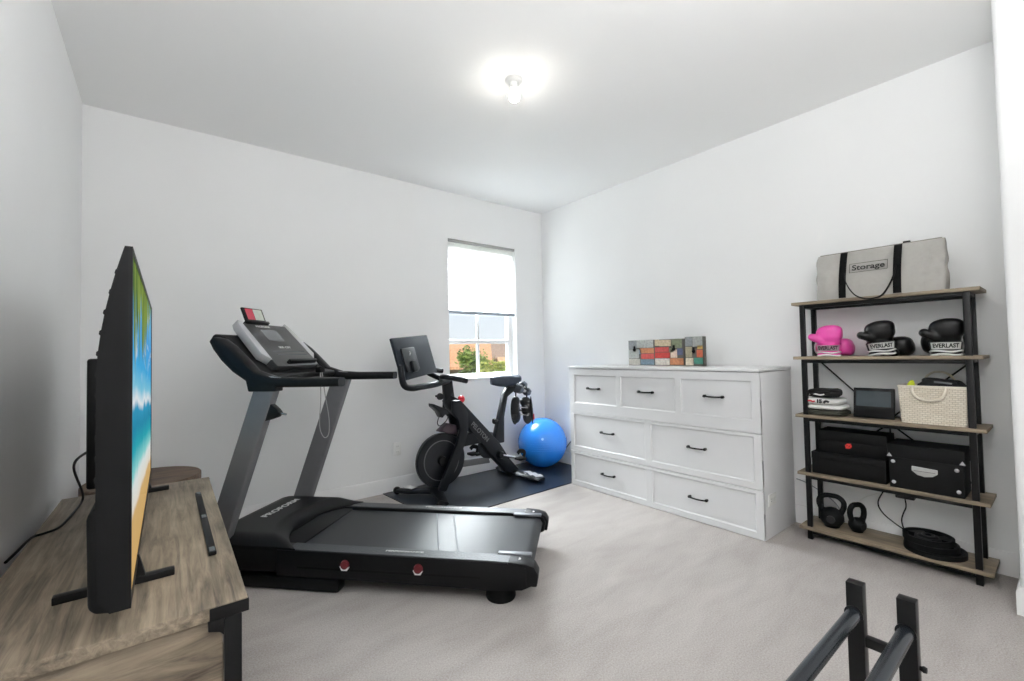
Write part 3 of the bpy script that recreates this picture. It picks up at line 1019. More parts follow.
for k, c in enumerate((.115, .088)):
    b = pslab([(-.14 + .02 * k, c), (.16, c), (.16, c + .007), (-.14 + .02 * k, c + .007)], .0281, .0290); b.build('button_strip', M['lcd'], tr)
# phone cradle with a phone in it on top of the panel
b = pslab([(-.16, .345), (.03, .345), (.03, .362), (-.16, .362)], -.015, .045); b.bevel(.003); b.build('phone_cradle', M['black'], tr)
ph = thing('phone', 'small dark phone with red and white picture on top of the treadmill console', 'phone', TMX @ PP(-.08, .363, .02))
pvv = (Vector((0, 0, 1)) * .93 + Vector((1, 0, 0)) * .37).normalized()
pnn = Vector((-pvv.z, 0, pvv.x))
PB = PO + pv_ * .3625 + Vector((-.252, 0, .235)).normalized() * .022
def phslab(a0, a1, c0, c1, n0, n1):
    b = B(TMX)
    P = lambda a, c, n: PB + pu * a + pvv * c + pnn * n
    A_ = [b._v(P(*q, n0)) for q in ((a0, c0), (a1, c0), (a1, c1), (a0, c1))]; C_ = [b._v(P(*q, n1)) for q in ((a0, c0), (a1, c0), (a1, c1), (a0, c1))]
    b._f(A_); b._f(C_[::-1])
    for i in range(4):
        b._f([A_[i], C_[i], C_[(i + 1) % 4], A_[(i + 1) % 4]])
    return b
b = phslab(-.150, .020, .001, .092, 0, .013); b.bevel(.004); b.build('case', M['black'], ph)
b = phslab(-.130, -.070, .014, .084, .0131, .0138); b.build('red_picture', mat('phone_red', (.72, .16, .25), .3, var=.08), ph)
b = phslab(-.067, .006, .014, .084, .0131, .0138); b.build('white_picture', mat('phone_white', (.74, .76, .72), .3, var=.08), ph)
# folding latch on the near upright
b = B(TMX)
b.prism([(1.385, .860), (1.37, .935), (1.335, .955), (1.30, .925), (1.285, .905), (1.30, .885), (1.34, .872)], .012, .048, 'y'); b.bevel(.004)
la = b.build('fold_latch', M['black'], tr)
b = B(TMX); b.cyl((1.288, .03, .903), (1.258, .03, .898), .006, 12); b.build('latch_pin', M['chrome'], la)
# safety key cord
b = B(TMX)
b.tube([(1.33, .46, 1.11), (1.335, .47, .93), (1.335, .455, .77), (1.335, .50, .69), (1.335, .555, .70), (1.335, .56, .80), (1.335, .52, .95), (1.33, .475, 1.112)], .003, 6, 6)
b.build('safety_cord', mat('cord_grey', (.62, .62, .62), .6, var=.03), tr)
b = B(TMX); b.box((1.315, .44, 1.10), (1.355, .49, 1.135)); b.bevel(.008); b.build('safety_key', M['blackr'], tr)
# ------------------------------------------------------------------ mat, bike, ball
b = B()
b.prism([(1.512, 3.752), (1.575, 2.860), (3.40, 2.905), (3.40, 3.752)], 0.0, .007, 'z')
tag(b.build('floor_mat', M['mat'], smooth=False), 'black rubber mat on the carpet under the exercise bike', 'mat')

YK_ = 3.38
bk = thing('exercise_bike', 'black indoor cycling bike with turned screen in front of the window', 'exercise bike', (2.15, YK_, .007))
def bar(pts, r, flat=None, n=12, sm=6):
    return B().tube(pts, r, n, sm, flat=flat)
def blade(poly, y, th, bev=.008):
    b = B(); b.prism(poly, y - th / 2, y + th / 2, 'y'); b.bevel(bev, 2); return b
# main beam and rear foot
blade([(1.915, .800), (1.965, .845), (2.055, .800), (2.47, .375), (2.58, .215), (2.70, .085), (2.72, .035), (2.66, .030), (2.55, .090), (2.42, .225), (2.28, .385), (2.12, .565), (1.94, .735)], YK_, .085).build('main_beam', M['bike'], bk)
blade([(1.95, .805), (2.03, .800), (2.10, .69), (2.105, .55), (2.065, .42), (1.965, .22), (1.875, .055), (1.79, .055), (1.885, .24), (1.985, .43), (2.02, .545), (2.00, .640), (1.945, .70)], YK_ - .075, .035).build('fork', M['bike'], bk)
blade([(1.95, .805), (2.03, .800), (2.10, .69), (2.105, .55), (2.065, .42), (1.965, .22), (1.875, .055), (1.79, .055), (1.885, .24), (1.985, .43), (2.02, .545), (2.00, .640), (1.945, .70)], YK_ + .075, .035).build('fork', M['bike'], bk)
blade([(2.04, .470), (2.06, .385), (2.30, .395), (2.42, .30), (2.50, .30), (2.36, .475), (2.20, .50)], YK_, .07).build('cross_beam', M['bike'], bk)
# head tube and stem
blade([(1.905, .985), (1.985, .985), (2.01, .80), (1.92, .77)], YK_, .06, .01).build('head_tube', M['bike'], bk)
b = B(); b.lathe([(0, -.03), (.026, -.026), (.030, -.004), (.012, .004), (.010, .06), (0, .06)], (1.845, YK_ - .05, .845), 16, 'y'); b.build('height_knob', M['black'], bk)
# handlebar: two horns towards the rider
for s, pts in ((-1, [(1.90, YK_, .985), (1.84, YK_ - .10, 1.01), (1.85, YK_ - .18, 1.01), (1.92, YK_ - .205, .995), (2.02, YK_ - .20, .972)]),
               (1, [(1.90, YK_, .985), (1.84, YK_ + .10, 1.03), (1.85, YK_ + .17, 1.05), (1.91, YK_ + .19, 1.058), (2.01, YK_ + .19, 1.050)])):
    bar(pts, .022).build('handlebar_horn', M['bike'], bk)
# screen arm in front of the bars, then the turned screen
bar([(1.95, 3.36, .975), (1.78, 3.27, .955), (1.60, 3.185, .948), (1.515, 3.160, .945), (1.450, 3.150, .965), (1.425, 3.145, 1.03), (1.418, 3.150, 1.12)], .025).build('screen_arm', M['bike'], bk)
A0 = Vector((1.352, 3.185, 1.325)); A1 = Vector((1.815, 3.505, 1.370))
su = (A1 - A0).normalized()
nh = Vector((su.y, -su.x, 0)).normalized()       # towards the camera
sv = Vector((0, 0, .335)) - nh * .085
sv = sv - su * sv.dot(su)
SW, SH = (A1 - A0).length, .335
SM = basis(A0 - sv.normalized() * SH, su, sv)     # local x across, y up, z = towards the camera side
sx_n = SM.to_3x3() @ Vector((0, 0, 1))
sgn = 1 if sx_n.dot(nh) > 0 else -1
b = B(SM); b.box((0, 0, -.011 * sgn), (SW, SH, .011 * sgn)); b.bevel(.006); scr = b.build('screen', mat('screen_back', (.115, .140, .175), .55, spec=.3, var=.03, scale=10), bk)
b = B(SM); b.box((.012, .012, -.0125 * sgn), (SW - .012, SH - .012, -.0112 * sgn)); b.build('glass', mat('screen_glass', (.04, .04, .05), .08, var=.01), scr)
b = B(SM); b.box((.07, .055, .011 * sgn), (.265, .245, .030 * sgn)); b.bevel(.010, 3); mp_ = b.build('mount_plate', mat('mount_plate_grey', (.075, .09, .115), .38, var=.03), scr)
b = B(SM); b.box((.13, .045, .028 * sgn), (.20, .135, .055 * sgn)); b.bevel(.008); b.build('swivel', M['bike'], scr)
# small white emblem on the mount plate
b = B(SM)
c0, z0 = Vector((.165, .200)), .0310 * sgn
pts = [(c0.x + .010 * cos(a) + .003, c0.y + .010 * sin(a), z0) for a in [R(d) for d in range(-140, 150, 29)]]
b.tube(pts, .0028, 6, 2)
b.tube([(c0.x - .007, c0.y - .020, z0), (c0.x + .004, c0.y + .002, z0)], .0028, 6, 1)
b.build('emblem', M['print'], scr)
# brake / resistance knob
b = B(); b.cyl((2.062, YK_, .69), (2.082, YK_, .785), .013, 12, .008); kn = b.build('resistance_knob', M['black'], bk)
b = B(); b.sphere((2.088, YK_, .800), (.032, .032, .034), 18, 12); b.build('knob_cap', M['red'], kn)
# phone tray and hanging wire under the head
blade([(1.775, .79), (1.90, .735), (1.93, .70), (1.88, .69), (1.855, .665), (1.83, .715), (1.775, .765)], YK_ - .03, .10, .006).build('tray', M['bike'], bk)
bar([(1.84, YK_ - .05, .68), (1.815, YK_ - .06, .63), (1.84, YK_ - .06, .60), (1.91, YK_ - .05, .64), (1.93, YK_ - .05, .70)], .004).build('sensor_wire', M['black'], bk)
# flywheel with rim and guard
FC = Vector((1.875, YK_, .300))
b = B(); b.lathe([(0, -.016), (.165, -.016), (.172, -.024), (.222, -.024), (.228, -.016), (.228, .016), (.222, .024), (.172, .024), (.165, .016), (0, .016)], FC, 56, 'y')
fl = b.build('flywheel', M['bike'], bk)
b = B(); b.torus(FC + Vector((0, -.022, 0)), .166, .0035, 'y', 48, 8); b.build('rim_line', M['tgrey'], fl)
b = B(); b.lathe([(0, -.045), (.035, -.045), (.04, -.03), (.04, .03), (.035, .045), (0, .045)], FC, 24, 'y'); b.build('hub', M['black'], fl)
b = B()
pg = [(1.845, .545), (1.93, .610), (2.01, .585), (2.02, .50), (1.95, .515), (1.89, .535)]
b.prism(pg, YK_ - .045, YK_ + .045, 'y'); b.bevel(.012, 2); b.build('flywheel_guard', mat('guard_maroon', (.24, .19, .22), .4, var=.1, scale=20), bk)
# belt guard, lower link, crank and pedals
b = B(); b.lathe([(0, -.012), (.115, -.012), (.125, 0), (.115, .012), (0, .012)], (2.43, YK_ + .075, .335), 36, 'y'); b.build('belt_guard', mat('belt_guard_grey', (.21, .22, .24), .4, var=.04), bk)
blade([(2.02, .250), (2.42, .225), (2.44, .170), (2.05, .185)], YK_ + .075, .02).build('lower_link', M['tgrey'], bk)
BC = Vector((2.465, YK_, .262))
b = B(); b.lathe([(0, -.085), (.028, -.085), (.036, -.07), (.036, .07), (.028, .085), (0, .085)], BC, 20, 'y'); b.build('bottom_bracket', M['bike'], bk)
for s, dx, dz in ((-1, .165, -.045), (1, -.165, .0)):
    yy = YK_ + s * .095
    b = B(); b.tube([(BC.x, yy, BC.z), (BC.x + dx, yy, BC.z + dz)], .013, 10, 1); ca = b.build('crank_arm', M['chrome'] if s < 0 else M['dgrey'], bk)
    px, pz = BC.x + dx, BC.z + dz
    b = B(); b.box((px - .042, yy + s * .012 - (.085 if s < 0 else 0), pz - .010), (px + .042, yy + s * .012 + (.085 if s > 0 else 0), pz + .012)); b.bevel(.005)
    b.tube([(px + .04, yy + s * .05, pz), (px + .05, yy + s * .05, pz + .05), (px, yy + s * .05, pz + .07), (px - .03, yy + s * .05, pz + .05)], .012, 8, 5, flat=(1.6, .5))
    b.build('pedal', M['blackr'], bk)
# stabilizers
b = B(); b.tube([(1.61, YK_ + .26, .040), (1.66, YK_ + .14, .050), (1.80, YK_, .058), (1.78, YK_ - .14, .050), (1.735, YK_ - .30, .036)], [.030, .036, .048, .036, .028], 12, 6, flat=(1.3, .62))
b.build('front_stabilizer', M['bike'], bk)
for p in ((1.595, YK_ + .265), (1.70, YK_ - .30)):
    b = B(); b.lathe([(0, -.015), (.030, -.014), (.033, 0), (.030, .014), (0, .015)], (p[0], p[1], .040), 20, 'y'); tw = b.build('transport_wheel', M['dgrey'], bk)
    b = B(); b.torus((p[0], p[1], .040), .022, .004, 'y', 24, 6, ); b.build('wheel_ring', M['silver'], tw)
b = B(); b.box((1.67, YK_ - .02, .100), (1.76, YK_ + .09, .104)); 
b.bm.free()
b = B(); b.box((1.625, YK_ + .10, .0795), (1.70, YK_ + .20, .0825), Matrix.Rotation(.35, 3, 'Z')); b.build('sticker', M['print'], bk)
b = B(); b.tube([(2.72, YK_ + .29, .038), (2.69, YK_ + .10, .055), (2.68, YK_, .060), (2.70, YK_ - .12, .052), (2.745, YK_ - .31, .032)], [.034, .042, .048, .042, .032], 12, 6, flat=(1.7, .55))
rs_ = b.build('rear_stabilizer', M['bike'], bk)
for k in range(3):
    ya_ = YK_ - .105 - .062 * k
    b = B(); b.box((2.685 + .012 * k, ya_ - .055, .068 - .006 * k), (2.765 + .012 * k, ya_, .073 - .006 * k), Matrix.Rotation(.13, 3, 'X') @ Matrix.Rotation(-.22, 3, 'Z')); b.bevel(.002); b.build('foot_plate', M['silver'], rs_)
# seat post, seat
blade([(2.415, .36), (2.54, .36), (2.545, .60), (2.590, .785), (2.690, .845), (2.690, .885), (2.60, .880), (2.545, .815), (2.485, .60)], YK_, .060, .012).build('seat_post', M['bike'], bk)
b = B(); b.lathe([(0, -.045), (.024, -.042), (.029, -.028), (.012, -.020), (.010, .06), (0, .06)], (2.470, YK_ - .01, .568), 16, 'x'); b.build('seat_knob', M['black'], bk)
b = B()
rings = []
for i in range(15):
    t = i / 14
    x = 2.415 + .335 * t
    hw = .028 + .060 * (max(0, (t - .30) / .70)) ** 1.2 + .012 * t
    hw *= (1 - .9 * max(0, (t - .86) / .14) ** 2) * (1 if t > .06 else .6 + t * 6.6)
    hh = .034 + .020 * sin(t * pi)
    zc = .943 - .010 * sin(t * pi) + .012 * max(0, t - .75) * 4
    rings.append([(x, YK_ + cos(2 * pi * k / 16) * hw, zc + math.copysign(abs(sin(2 * pi * k / 16)) ** .7, sin(2 * pi * k / 16)) * hh) for k in range(16)])
b.loft(rings); b.build('seat', mat('seat_blue_black', (.13, .17, .23), .5, var=.05), bk)
b = B(); b.tube([(2.52, YK_, .905), (2.62, YK_, .885), (2.70, YK_, .895)], .016, 10, 4); b.build('seat_rail', M['blackm'], bk)
# weight holder behind the seat
b = B(); b.tube([(2.66, YK_, .865), (2.76, YK_, .860)], .016, 10, 1)
for s in (-1, 1):
    b.torus((2.77, YK_ + s * .06, .845), .026, .008, 'y', 20, 8)
b.tube([(2.76, YK_ - .09, .86), (2.76, YK_ + .09, .86)], .012, 10, 1)
b.tube([(2.745, YK_ + .045, .83), (2.742, YK_ + .045, .765)], .007, 8, 1)
b.tube([(2.775, YK_ - .075, .83), (2.785, YK_ - .075, .765)], .007, 8, 1)
b.build('weight_holder', M['black'], bk)
lettering('PELOTON', .058, Vector((2.255, YK_ - .0432, .495)), (.70, 0, -.72), (.72, 0, .70), M['tgrey'], bk, .001, width=.24)

# dumbbells in the holder
def dumbbell(label, c, ax):
    c = Vector(c); ax = Vector(ax).normalized()
    t = thing('dumbbell', label, 'dumbbell', c)
    mx = basis(c, ax.orthogonal(), ax.cross(ax.orthogonal()))
    b = B(mx); b.cyl((0, 0, -.06), (0, 0, .06), .014, 14); b.build('handle', M['silver'], t)
    for s in (-1, 1):
        b = B(mx); b.cyl((0, 0, s * .040), (0, 0, s * .098), .042, 6); b.bevel(.006); b.build('head', mat('dumbbell_head', (.24, .26, .29), .4, .2, var=.15, scale=30), t)
    return t
dumbbell('small grey dumbbell resting across the holder behind the bike seat', (2.735, YK_ - .08, .838), (.85, .30, -.22))
dumbbell('small grey dumbbell behind the other one in the bike seat holder', (2.80, YK_ + .05, .862), (.9, .35, .12))
# cycling shoes hanging toe down
def shoe(label, x, y, rz, tilt, accent):
    t = thing('cycling_shoe', label, 'shoe', (x, y, .525), rz)
    W0 = WM[t] @ Matrix.Rotation(tilt, 4, 'Y')
    b = B(W0)
    b.sphere((0, 0, .055), (.046, .046, .070), 18, 12)
    b.sphere((-.004, 0, .13), (.052, .040, .075), 18, 12)
    b.sphere((-.008, 0, .200), (.056, .040, .050), 18, 12)
    b.fuse(.006, 4); b.build('upper', mat('shoe_black', (.10, .105, .115), .35, var=.35, scale=40), t)
    b = B(W0)
    b.sphere((.046, 0, .115), (.012, .040, .135), 18, 14); so_ = b.build('sole', M['dgrey'], t)
    b = B(W0); b.box((.054, -.026, .025), (.066, .026, .080)); b.bevel(.005); b.build('cleat', accent, so_)
    for k in range(3):
        b = B(W0); b.tube([(.01, -.043, .075 + .035 * k), (-.036, -.03, .080 + .035 * k), (-.056, .0, .083 + .035 * k), (-.036, .03, .080 + .035 * k), (.01, .043, .075 + .035 * k)], .007, 6, 4, flat=(1.5, .5))
        b.build('strap', M['silver'] if k != 1 else M['dgrey'], t)
    return t
shoe('black cycling shoe with grey straps hanging behind the bike seat', 2.742, YK_ + .045, R(215), .05, M['dgrey'])
shoe('black cycling shoe with a red sole cleat hanging behind the bike seat', 2.792, YK_ - .075, R(-40), -.06, M['red'])

b = B(); BR = .254
BC_ = Vector((3.135, 3.485, BR + .007))
b.sphere(BC_, BR, 64, 40)
bl = thing('exercise_ball', 'large shiny blue exercise ball on the mat by the corner', 'exercise ball', (3.135, 3.485, .007))
b.build('ball', M['ball'], bl)
b = B()
for k in (-2, -1, 0, 1, 2):
    z = k * .022
    r = math.sqrt(BR ** 2 - z ** 2)
    b.torus(BC_ + Vector((0, 0, z)), r, .0016, 'z', 64, 6)
b.build('ribs', M['ball'], bl)
b = B(Matrix.Identity(4)); dv = Vector((-.62, -.70, .30)).normalized()
b.cyl(BC_ + dv * (BR - .004), BC_ + dv * (BR + .0012), .012, 16); b.build('plug', mat('plug_blue', (.42, .70, .92), .4, var=.02), bl)
b = B(); b.tube([(3.425, 3.62, .004), (3.427, 3.45, .15), (3.427, 3.36, .245), (3.427, 3.10, .52), (3.427, 2.9, .62)], .005, 8, 5)
b.build('power_cord', M['blackr'], cb)

# ------------------------------------------------------------------ steel rack in the foreground
rk = thing('dumbbell_rack', 'black steel rack with two parallel tubes in the right foreground', 'rack', (1.15, .37, 0))
RZ = .50
RX1 = 1.600
posts = [(.427, .041), (.311, .039)]
for yc, wd in posts:
    for xe in (RX1, .66):
        b = B(); b.box((xe, yc - .0205, .03), (xe + .036, yc + .0205, RZ)); b.bevel(.002); b.build('post', M['blackm'], rk)
    b = B(); b.cyl((RX1 + .004, yc + .002, RZ - .088), (.69, yc + .002, RZ - .088), .0185, 20); b.build('rail_tube', mat('rail_steel', (.13, .15, .175), .26, .3, var=.03), rk)
    b = B(); b.lathe([(.0190, RX1 - .004), (.0235, RX1 - .004), (.0235, RX1 + .0005), (.0190, RX1 + .0005)], (0, yc + .002, RZ - .088), 20, 'x'); b.build('weld_collar', M['blackm'], rk)
for xe in (RX1, .66):
    b = B(); b.box((xe + .006, .3315, RZ - .175), (xe + .030, .4065, RZ - .148)); b.bevel(.002); b.build('crossbar', M['blackm'], rk)
    b = B(); b.box((xe - .004, .17, 0), (xe + .04, .57, .032)); b.bevel(.003); b.build('base_foot', M['blackm'], rk)
b = B(); b.box((.69, .352, .035), (RX1, .386, .065)); b.bevel(.002)
b.bm.free()
b = B(); b.lathe([(0, -.016), (.007, -.015), (.009, -.008), (.006, -.003), (.006, .0), (0, .0)], (RX1 + .018, .2905, RZ - .178), 14, 'y'); b.build('knob', M['black'], rk)

# ------------------------------------------------------------------ open shelf unit
SX0, SX1 = 3.170, 3.424
SY0, SY1 = .279, 1.118
ZS = [1.484, 1.140, .776, .416, .078]
sf = thing('shelf_unit', 'five tier open shelf with oak boards and black steel frame', 'shelf unit', ((SX0 + SX1) / 2, (SY0 + SY1) / 2, 0))
for z in ZS:
    b = B(); b.box((SX0, SY0, z - .018), (SX1, SY1, z)); b.bevel(.002); b.build('shelf_board', M['shelfw'], sf)
PX = (SX0 + .018, SX1 - .040)
PY = (.318, 1.052)
for x in PX:
    for y in PY:
        b = B(); b.box((x, y, 0), (x + .024, y + .027, 1.4655)); b.bevel(.002); b.build('post', M['blackm'], sf)
for z in ZS:
    zt_ = z - .0185
    for x in PX:
        b = B(); b.box((x + .001, PY[0] + .027, zt_ - .022), (x + .022, PY[1], zt_)); b.bevel(.0015); b.build('rail', M['blackm'], sf)
    for y in PY:
        b = B(); b.box((PX[0] + .024, y + .002, zt_ - .02), (PX[1], y + .024, zt_)); b.bevel(.0015); b.build('side_rail', M['blackm'], sf)
xb = SX1 - .006
for (ya, za, yb, zb) in ((1.06, 1.12, .72, .76), (.33, 1.12, .70, .76), (.70, .735, 1.06, .42), (.70, .735, .33, .42)):
    b = B(); b.tube([(xb, ya, za), (xb, yb, zb)], .0045, 8, 1); b.build('cross_brace', M['blackm'], sf)
b = B(); b.tube([(xb, .70, .75), (xb, .70, .50)], .004, 8, 1); b.build('brace_stem', M['blackm'], sf)

Z1, Z2, Z3, Z4, Z5 = ZS
RM90 = R(-90)

# grey storage bag
SB = frame((3.285, .698, Z1), RM90)       # local x right, y away, z up
bag = thing('storage_bag', 'grey zipped fabric bag with black straps on the top shelf', 'bag', (3.285, .698, Z1), RM90)
def bag_sec(t):
    hw = .290 - .004 * t + .012 * sin(t * pi * .9)
    hd = .092 - .060 * t ** 2 - .012 * t
    return hw, hd
BAGH = .284
def bagp(u, v):
    """u round the section, v up"""
    hw, hd = bag_sec(v)
    a = 2 * pi * u
    ex = .22
    x = math.copysign(abs(cos(a)) ** ex, cos(a)) * hw
    y = math.copysign(abs(sin(a)) ** ex, sin(a)) * hd
    f = sin(v * pi)
    nz = noise.noise(Vector((x * 9, y * 9, v * 2.5))) * .030 * f
    nz += noise.noise(Vector((x * 20, y * 20 + 4, v * 5))) * .010 * f
    if abs(x) < .20:
        nz *= .08 if abs(x) < .17 else .4
    y += math.copysign(nz, y) if abs(y) > .01 else 0
    x += nz * (1 if x > 0 else -1) * (abs(x) > .24)
    return (x, y, v * BAGH)
b = B(SB)
rings = [[bagp((k + .5) / 96, j / 24) for k in range(96)] for j in range(25)]
b.loft(rings); b.build('body', M['bagg'], bag, ang=1.2)
b = B(SB)
hw, hd = bag_sec(1)
b.box((-hw + .01, -.016, BAGH - .003), (hw - .01, .016, BAGH + .006)); b.bevel(.003); b.build('zip_edge', mat('zip_grey', (.50, .49, .47), .8, var=.05), bag)
b = B(SB); b.box((.118, -.010, BAGH + .004), (.150, .010, BAGH + .016)); b.bevel(.003); b.build('zip_pull', M['black'], bag)
for xs in (-.150, .102):
    b = B(SB)
    def stf(u, v, xs=xs):
        hw, hd = bag_sec(v)
        return (xs - .018 + .036 * u, -hd - .0075 - .002 * sin(v * pi), .004 + v * (BAGH - .004))
    b.grid(stf, 2, 14)
    bmesh.ops.solidify(b.bm, geom=b.bm.faces[:], thickness=.003)
    b.build('strap', M['cloth_k'], bag)
b = B(SB)
b.tube([(-.140, -.078, .150), (-.132, -.100, .105), (-.112, -.112, .055), (-.080, -.122, .010), (-.04, -.126, -.012), (.0, -.126, -.016), (.04, -.124, -.002), (.066, -.114, .04), (.084, -.104, .085), (.096, -.094, .13), (.098, -.082, .16)], .0045, 8, 6, flat=(.6, 1.6))
b.build('carry_handle', M['cloth_k'], bag)
# printed word in a frame on the front
def face_pt(x, z):
    hw, hd = bag_sec(z / BAGH)
    return Vector((x, -hd - .0058, z))
FZ0, FZ1, FX0, FX1 = .150, .204, -.118, .060
bu = SB.to_3x3() @ Vector((1, 0, 0)); 
p0, p1 = face_pt(0, FZ0), face_pt(0, FZ1)
bv = SB.to_3x3() @ (p1 - p0)
cc = (face_pt((FX0 + FX1) / 2, FZ0) + face_pt((FX0 + FX1) / 2, FZ1)) / 2 + Vector((0, -.0015, 0))
lettering('Storage', .046, SB @ cc, bu, bv, M['inkblk'], bag, .0006, width=.152)
b = B(basis(SB @ cc, bu, bv))
hx, hy = (FX1 - FX0) / 2, (FZ1 - FZ0) / 2 * 1.06
for (xa, ya, xb_, yb_) in ((-hx, -hy, hx, -hy + .002), (-hx, hy - .002, hx, hy), (-hx, -hy + .002, -hx + .002, hy - .002), (hx - .002, -hy + .002, hx, hy - .002)):
    b.box((xa, ya, -.0004), (xb_, yb_, .0006))
b.build('label_frame', M['inkblk'], bag)

# boxing gloves
def glove(label, loc, rz, m_skin, main=True, k=1.0, lean=0.0):
    t = thing('boxing_glove', label, 'boxing glove', loc, rz, 'boxing gloves on the shelf')
    W0 = frame(loc, rz) @ Matrix.Scale(k, 4)
    b = B(W0)
    b.loft([[(r * cos(2 * pi * q / 28) + .006, r * .78 * sin(2 * pi * q / 28), z) for q in range(28)] for r, z in ((.050, .030), (.056, .05), (.061, .085), (.058, .115))])
    b.sphere((.012, -.004, .138), (.070, .056, .054), 24, 16, .75)
    b.sphere((.020, -.014, .156), (.062, .046, .040), 24, 16, .8)
    b.tube([(-.022, -.030, .098), (-.052, -.040, .112), (-.072, -.042, .122)], [.026, .024, .022], 14, 4)
    b.sphere((-.074, -.042, .123), .0235, 16, 10)
    for v in b.bm.verts:
        pass
    b.fuse(.0058 * k, 5)
    b.build('mitt', m_skin, t, ang=1.5)
    # cuff with white piping
    def ell(z, r, n=32, sq=.82):
        return [(r * cos(2 * pi * q / n) + .006, r * sq * sin(2 * pi * q / n), z) for q in range(n)]
    b = B(W0); b.loft([ell(.004, .058), ell(.035, .061), ell(.070, .066), ell(.076, .062)]); cf = b.build('cuff', m_skin, t)
    b = B(W0)
    for z, r, rr in ((.006, .0585, .0055), (.024, .0615, .0048)):
        b.tube([(r * cos(a) + .006, r * .84 * sin(a), z + .003 * sin(3 * a + z * 90)) for a in [2 * pi * q / 28 for q in range(28)]], rr, 8, 1, closed=True)
    b.build('white_piping', M['cloth_w'], cf)
    # curved label with the maker's word
    b = B(W0)
    def lab(u, v, off=.0022):
        a = -pi / 2 + (u - .5) * 2.0
        z = .034 + .036 * v
        r = .0625 + .005 * v + off
        return (r * cos(a) + .006, (r * .82 + .002) * sin(a), z)
    b.grid(lab, 18, 3); bmesh.ops.solidify(b.bm, geom=b.bm.faces[:], thickness=-.0008)
    b.build('label', M['cloth_w'], cf)
    me = text_mesh('EVERLAST', .030, .0010, .0004, width=.78)
    b = B(W0)
    b2 = bmesh.new(); b2.from_mesh(me)
    for v in b2.verts:
        q = lab(.5 + v.co.x, .5 + v.co.y / .034 * .95, .0042 + v.co.z)
        v.co = Vector(q)
    b2.to_mesh(me); b2.free()
    b.add_mesh(me)
    b.build('lettering', M['inkblk'], cf)
    return t
g1 = glove('pink boxing glove standing with its white label to the front', (3.238, .948, Z2), R(-80), M['pink'], k=.98)
g2 = glove('black boxing glove standing label forward in the middle of the shelf', (3.238, .690, Z2), R(-74), M['gblk'])
copy_thing(g2, (3.238, .426, Z2), R(-83), 'black boxing glove standing label forward at the right beside the post', 'boxing gloves on the shelf')
g2.rotation_euler = (0, -.10, R(-74)); g2.location.z += .006
for src, yy, sgn_, lab_ in ((g1, 1.035, 1, 'pink boxing glove lying behind the standing pink glove'),
                            (g2, .758, 1, 'black boxing glove lying behind the middle standing black glove'),
                            (g2, .340, -1, 'black boxing glove lying behind the standing black glove at right')):
    c_ = copy_thing(src, (3.340, yy, Z2 + .060), 0, lab_, 'boxing gloves on the shelf')
    c_.rotation_euler = (sgn_ * pi / 2, 0, 0)

# folded shirts
def shirt(label, z0, th, hw, hd, m_, seed, dx=0, rz=0.0, prints=None):
    o = (3.285, .973 - dx, z0)
    t = thing('folded_shirt', label, 'shirt', o, RM90 + rz, 'folded shirts on the third shelf')
    W0 = WM[t]
    b = B(W0)
    rings = []
    for j in range(9):
        v = j / 8
        ph = (v - .5) * pi
        s = abs(cos(ph)) ** .35 if 0 < j < 8 else .02
        rg = []
        for q in range(40):
            a = 2 * pi * q / 40
            x = math.copysign(abs(cos(a)) ** .35, cos(a)) * hw * s
            y = math.copysign(abs(sin(a)) ** .35, sin(a)) * hd * s
            z = th * (.5 + .5 * math.copysign(abs(sin(ph)) ** .6, sin(ph)))
            dz = noise.noise(Vector((x * 14 + seed, y * 14, seed))) * .006 * v
            rg.append((x + noise.noise(Vector((a * 2, seed, v))) * .006, y, max(0.0005, z + dz)))
        rings.append(rg)
    b.loft(rings); b.build('fabric', m_, t, ang=1.5)
    return t
zc = Z3
shirt('olive folded shirt at the bottom of the shirt stack', zc, .034, .104, .095, M['cloth_o'], 1); zc += .0365
shirt('plain white folded shirt on the olive one', zc, .028, .102, .093, M['cloth_w'], 7); zc += .0305
t3 = shirt('white folded shirt with dark and red print in the stack', zc, .040, .096, .090, M['cloth_w'], 12, -.006)
W0 = WM[t3]
lettering('15', .030, W0 @ Vector((-.012, -.0915, .020)), W0.to_3x3() @ Vector((1, 0, 0)), (0, 0, 1), M['inkblk'], t3, .002)
b = B(W0); b.tube([(-.075, -.091, .018), (-.06, -.092, .022), (-.045, -.092, .017), (-.034, -.092, .021)], .0045, 8, 4, flat=(.35, 1)); b.build('red_print', M['red'], t3)
b = B(W0); b.tube([(.012, -.092, .012), (.024, -.092, .024), (.040, -.092, .018)], .0065, 8, 4, flat=(.35, 1)); b.build('dark_print', M['inkblk'], t3)
zc += .0425
t4 = shirt('black folded shirt with white print on top of the stack', zc, .050, .086, .082, M['cloth_k'], 22, -.012, .12)
W0 = WM[t4]
b = B(W0)
b.tube([(-.070, -.074, .016), (-.04, -.080, .022), (-.012, -.081, .016), (.010, -.081, .022)], .0042, 8, 4, flat=(.4, 1)); b.build('white_print', M['cloth_w'], t4)

# smart display
SD = thing('smart_display', 'black tabletop screen standing between shirts and basket', 'display', (3.262, .742, Z3), RM90)
W0 = WM[SD] @ Matrix.Translation((0, 0, .001)) @ Matrix.Rotation(R(-9), 4, 'X')
b = B(W0); b.box((-.096, 0, 0), (.096, .014, .176)); b.bevel(.004); b.build('body', M['black'], SD)
b = B(W0); b.box((-.082, -.0014, .068), (.080, -.0002, .158)); b.build('screen', M['glassk'], SD)
b = B(WM[SD]); b.prism([(.016, 0), (.085, 0), (.080, .02), (.030, .115)], -.08, .08, 'x'); b.bevel(.006); b.build('speaker_base', M['black'], SD)

